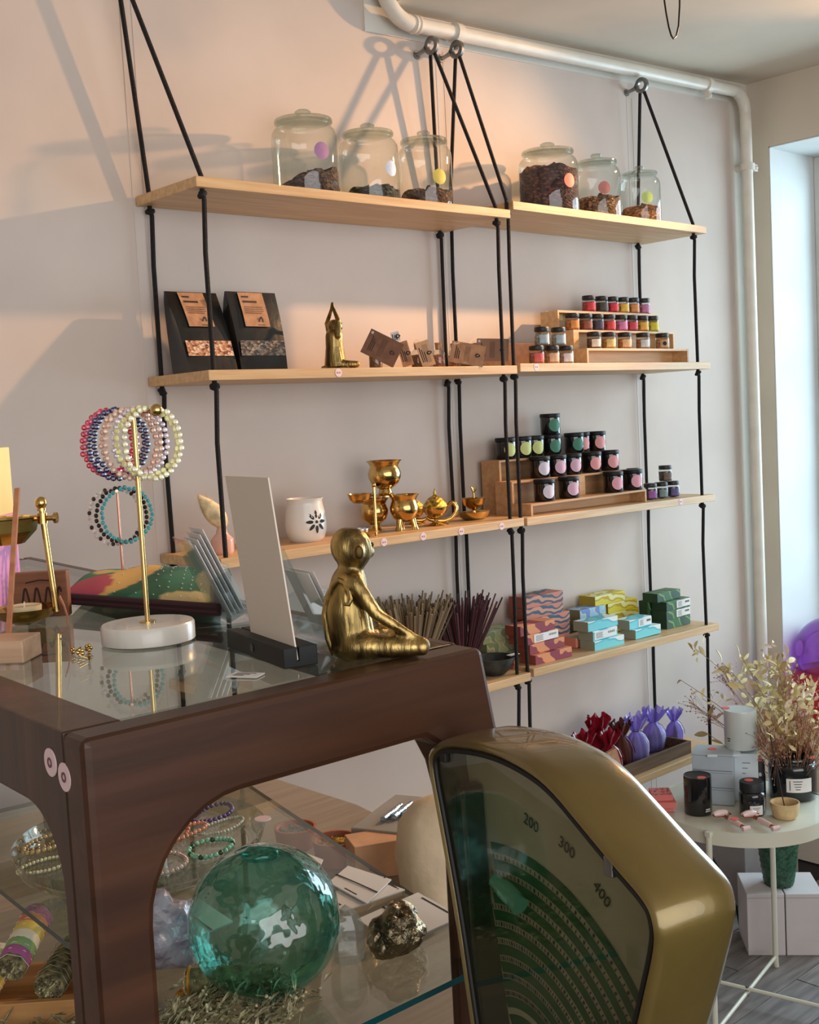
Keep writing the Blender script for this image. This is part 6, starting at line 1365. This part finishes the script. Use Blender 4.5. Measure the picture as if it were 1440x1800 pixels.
for tip,bend,nl,ls,mi in (((1.5263, -0.27, 0.8882),(-.02,0,.04),9,.024,0),((1.4548, -0.27, 0.8107),(-.06,0,.02),6,.020,0),((1.6622, -0.27, 0.823),(-.03,0,.05),14,.026,0),((1.7541, -0.27, 0.8319),(-.02,0,.04),12,.026,0),((1.8307, -0.27, 0.7925),(0,0,.02),14,.024,0),((1.7431, -0.36, 0.8273),(0,0,.0),16,.024,0),
    ((1.5298, -0.52, 0.8918),(0,0,.0),16,.024,1),((1.6227, -0.5, 0.8573),(.01,0,0),14,.024,0),((1.6814, -0.5, 0.8067),(.01,0,0),14,.024,2),((1.7425, -0.5, 0.7709),(.02,0,0),14,.026,0),((1.7916, -0.5, 0.7859),(.03,0,0),10,.026,0),((1.5547, -0.27, 0.739),(-.05,0,.03),7,.028,1),((1.7161, -0.27, 0.703),(-.03,0,.02),9,.024,0),
    ((1.7228, -0.36, 0.7394),(0,0,0),14,.024,1),((1.4835, -0.56, 0.799),(0,0,0),16,.024,1),((1.5839, -0.56, 0.7478),(.01,0,0),16,.024,2),((1.6801, -0.55, 0.6993),(.02,0,0),14,.026,1),((1.3899, -0.58, 0.7615),(0,0,0),14,.022,1),((1.4794, -0.6, 0.7078),(.01,0,0),14,.022,1),((1.6025, -0.58, 0.6459),(.02,0,0),14,.024,0),((1.5775, -0.27, 0.6317),(-.05,0,-.01),5,.026,1)):
    branch(tip,bend,nl,ls,mi)
# the rest of the leaves, past the count of single ones
lb=MB()
for tip,n,spr in (((1.7822, -0.27, 0.7756),26,.035),((1.7418, -0.36, 0.8025),46,.04),((1.5564, -0.52, 0.8407),46,.04),((1.7364, -0.36, 0.7033),50,.04),((1.5102, -0.56, 0.7555),60,.045),((1.6368, -0.54, 0.7653),46,.045),((1.6421, -0.56, 0.6885),50,.045),((1.4295, -0.58, 0.7157),46,.04),((1.5428, -0.58, 0.6597),46,.04),((1.691, -0.27, 0.8009),12,.022),((1.633, -0.27, 0.7282),12,.03),((1.5422, -0.27, 0.8691),8,.018)):
    c=Vector(tip)-O
    for i in range(n):
        p=c+Vector((rng.gauss(0,spr*.6),rng.gauss(0,spr*.5),rng.gauss(0,spr*.75))); q=Vector((rng.gauss(0,1),rng.gauss(0,1),rng.gauss(.3,1))).normalized().to_track_quat('Y','Z'); s=rng.uniform(.017,.029)
        lb.M=Matrix.Translation(p)@q.to_matrix().to_4x4()@Matrix.Rotation(rng.uniform(-2,2),4,'Y')@Matrix.Scale(s,4); w0=.24
        lb.add([(0,0,0),(-w0*.8,.3,.1),(0,.3,.06),(w0*.8,.3,.1),(-w0*.75,.65,.1),(0,.65,.05),(w0*.75,.65,.1),(0,1,.0)],[(0,2,1),(0,3,2),(1,2,5,4),(2,3,6,5),(4,5,7),(5,6,7)],rng.choice((0,0,1,2)))
lb.M=Matrix(); stuff(obj('small_leaves',lb,LM,t,smooth=60))
# fine reddish sprigs and buds, too small to tell apart
sp=MB(); bu=MB()
for tip,nn,spr in (((1.4979, -0.27, 0.7391),26,.030),((1.6544, -0.27, 0.7909),30,.028),((1.5808, -0.27, 0.6891),22,.026),((1.7142, -0.27, 0.6694),22,.024),((1.8339, -0.27, 0.5569),60,.045),((1.4002, -0.58, 0.6925),80,.05),((1.5392, -0.56, 0.7494),70,.05),((1.5599, -0.58, 0.7019),70,.05),((1.5172, -0.55, 0.8289),50,.045)):
    c=Vector(tip)-O; sp.tube([Vector((0,0,.02)),c*.5+Vector((0,0,.02)),c],.0008,5)
    for i in range(nn):
        e=c+Vector((rng.gauss(0,spr*.45),rng.gauss(0,spr*.45),rng.gauss(0,spr*.6))); st_=c*rng.uniform(.75,1); sp.tube([st_,st_.lerp(e,.6)+Vector((0,0,.003)),e],.0004,4,caps=False); bu.ball(tuple(e),rng.uniform(.0014,.0028),5,4)
for i in range(260):
    a=rng.uniform(0,6.283); q=rb*.75*math.sqrt(rng.random()); b0=Vector((q*math.cos(a),q*math.sin(a),.03)); e=Vector((b0.x*2.1+rng.gauss(0,.02),b0.y*2.1+rng.gauss(0,.02),rng.uniform(.10,.20))); sp.tube([b0,b0.lerp(e,.5)+Vector((0,0,.01)),e],.0006,4,caps=False)
    bu.ball(tuple(e),(.0016,.0016,.0045),5,4)
stuff(obj('sprigs',sp,mat('rust_sprig',(158,112,84),.9),t)); stuff(obj('buds',bu,mat('rust_bud',(186,138,116),.9),t))

# pink glass lamp on the window sill
P=Vector((2.44, -0.2006, 0.7115)); kq=0.0018; rs=.122; zs_=.4628
t=thing('glass_vase','pink and violet blown glass vase on the window sill','vase',(P.x,P.y,zs_))
M_vg=glass('violet_glass',(206,150,226),1.5,.03,dens=.18,tint2=(150,84,190)); M_rg=glass('rose_red_glass',(222,70,96),1.5,.03,dens=.35,tint2=(170,20,50))
hz=P.z-zs_
obj('base',MB().lathe([(0,0),(rs*.5,0),(rs*.75,.02),(rs*1.02,hz*.25),(rs*1.08,hz*.45),(rs*.98,hz-rs*.55),(rs*.86,hz-rs*.45)],44),M_rg,t)
obj('globe',MB().lathe([(rs*.80*1.0,hz-rs*.60)]+[(rs*math.sin(a),hz-rs*math.cos(a)) for a in [R(58)+R(107)*i/24 for i in range(25)]],44),M_vg,t)

# under the table
P=(1.5033, -0.5311, 0.262); hx=.2605
M_bx=mat('white_carton',(206,198,198),.65,ns=8,na=.02)
A=Vector((1.592, -0.37, 0)); B_=Vector((1.6601, -0.4487, 0)); u=(B_-A).normalized(); wd=(B_-A).length; rz=math.atan2(u.y,u.x)
hA=0.1800
for i,(o0,l) in enumerate(((0,'white carton on the floor under the table, beside the downpipe'),(wd+.003,'white carton on the floor under the table, towards the window'))):
    t=thing('white_box',l,'box',(A.x+u.x*o0,A.y+u.y*o0,.0003),rz,'white cartons under the table'); obj('carton',MB().box(0,0,0,wd,.16,hA),M_bx,t,smooth=0,bevel=.002)
    obj('lid_line',MB().box(-.0004,-.0006,hA*.935,wd+.0004,.0,hA*.94),mat('lid_line',(150,144,144),.7),t,smooth=0)
kq=0.0017; c=A+u*(wd*1.0)+Vector((-u.y,u.x,0))*.075
t=thing('ribbed_pot','dark green pot with a pebbled surface standing on the white cartons','plant pot',(c.x,c.y,hA+.0008)); rp=.062; hp=.20
def peb(r_,z,a,j): 
    g=.0022*math.sin(16*a+(j%2)*PI); return (r_+g,z) if 0<j<24 else (r_,z)
obj('pot',MB().lathe([(0,0),(rp*.62,0)]+[(rp*(.64+.40*(i/22)**.8),hp*i/22) for i in range(1,23)]+[(rp*.98,hp),(rp*.9,hp*.9),(0,hp*.88)],72,jag=peb),mat('pebbled_green',(44,84,62),.45,ns=70,na=.25,bump=.6,bs=90,coat=.2),t,smooth=60)
t=thing('storage_box','grey storage box standing in the corner behind the white cartons','box',(1.93,-.20,.0004)); obj('carton',MB().box(-.10,-.02,0,.22,.17,.33),mat('grey_storage',(150,144,142),.7,ns=8,na=.03),t,smooth=0,bevel=.003); obj('rope_handle',MB().tube([(-.06,-.0215,.27),(-.03,-.03,.24),(.03,-.032,.228),(.09,-.03,.24),(.12,-.0215,.27)],.003,8),mat('hemp_rope',(176,168,150),.9),t)
cb=MB().tube([(1.5172, -0.3, 0.3417),(1.5104, -0.3, 0.2742),(1.5583, -0.28, 0.2126),(1.6703, -0.26, 0.1465),(1.7152, -0.26, 0.0622),(1.7329, -0.26, -0.0142)],.0035,8); cb.tube([(1.4564, -0.3, 0.3233),(1.5262, -0.3, 0.2976),(1.6005, -0.28, 0.2249),(1.6749, -0.26, 0.119),(1.7267, -0.255, 0.0658)],.0028,8)
tag(obj('power_cable',cb,M_black),'tangled black power cable hanging behind the round table','cable')
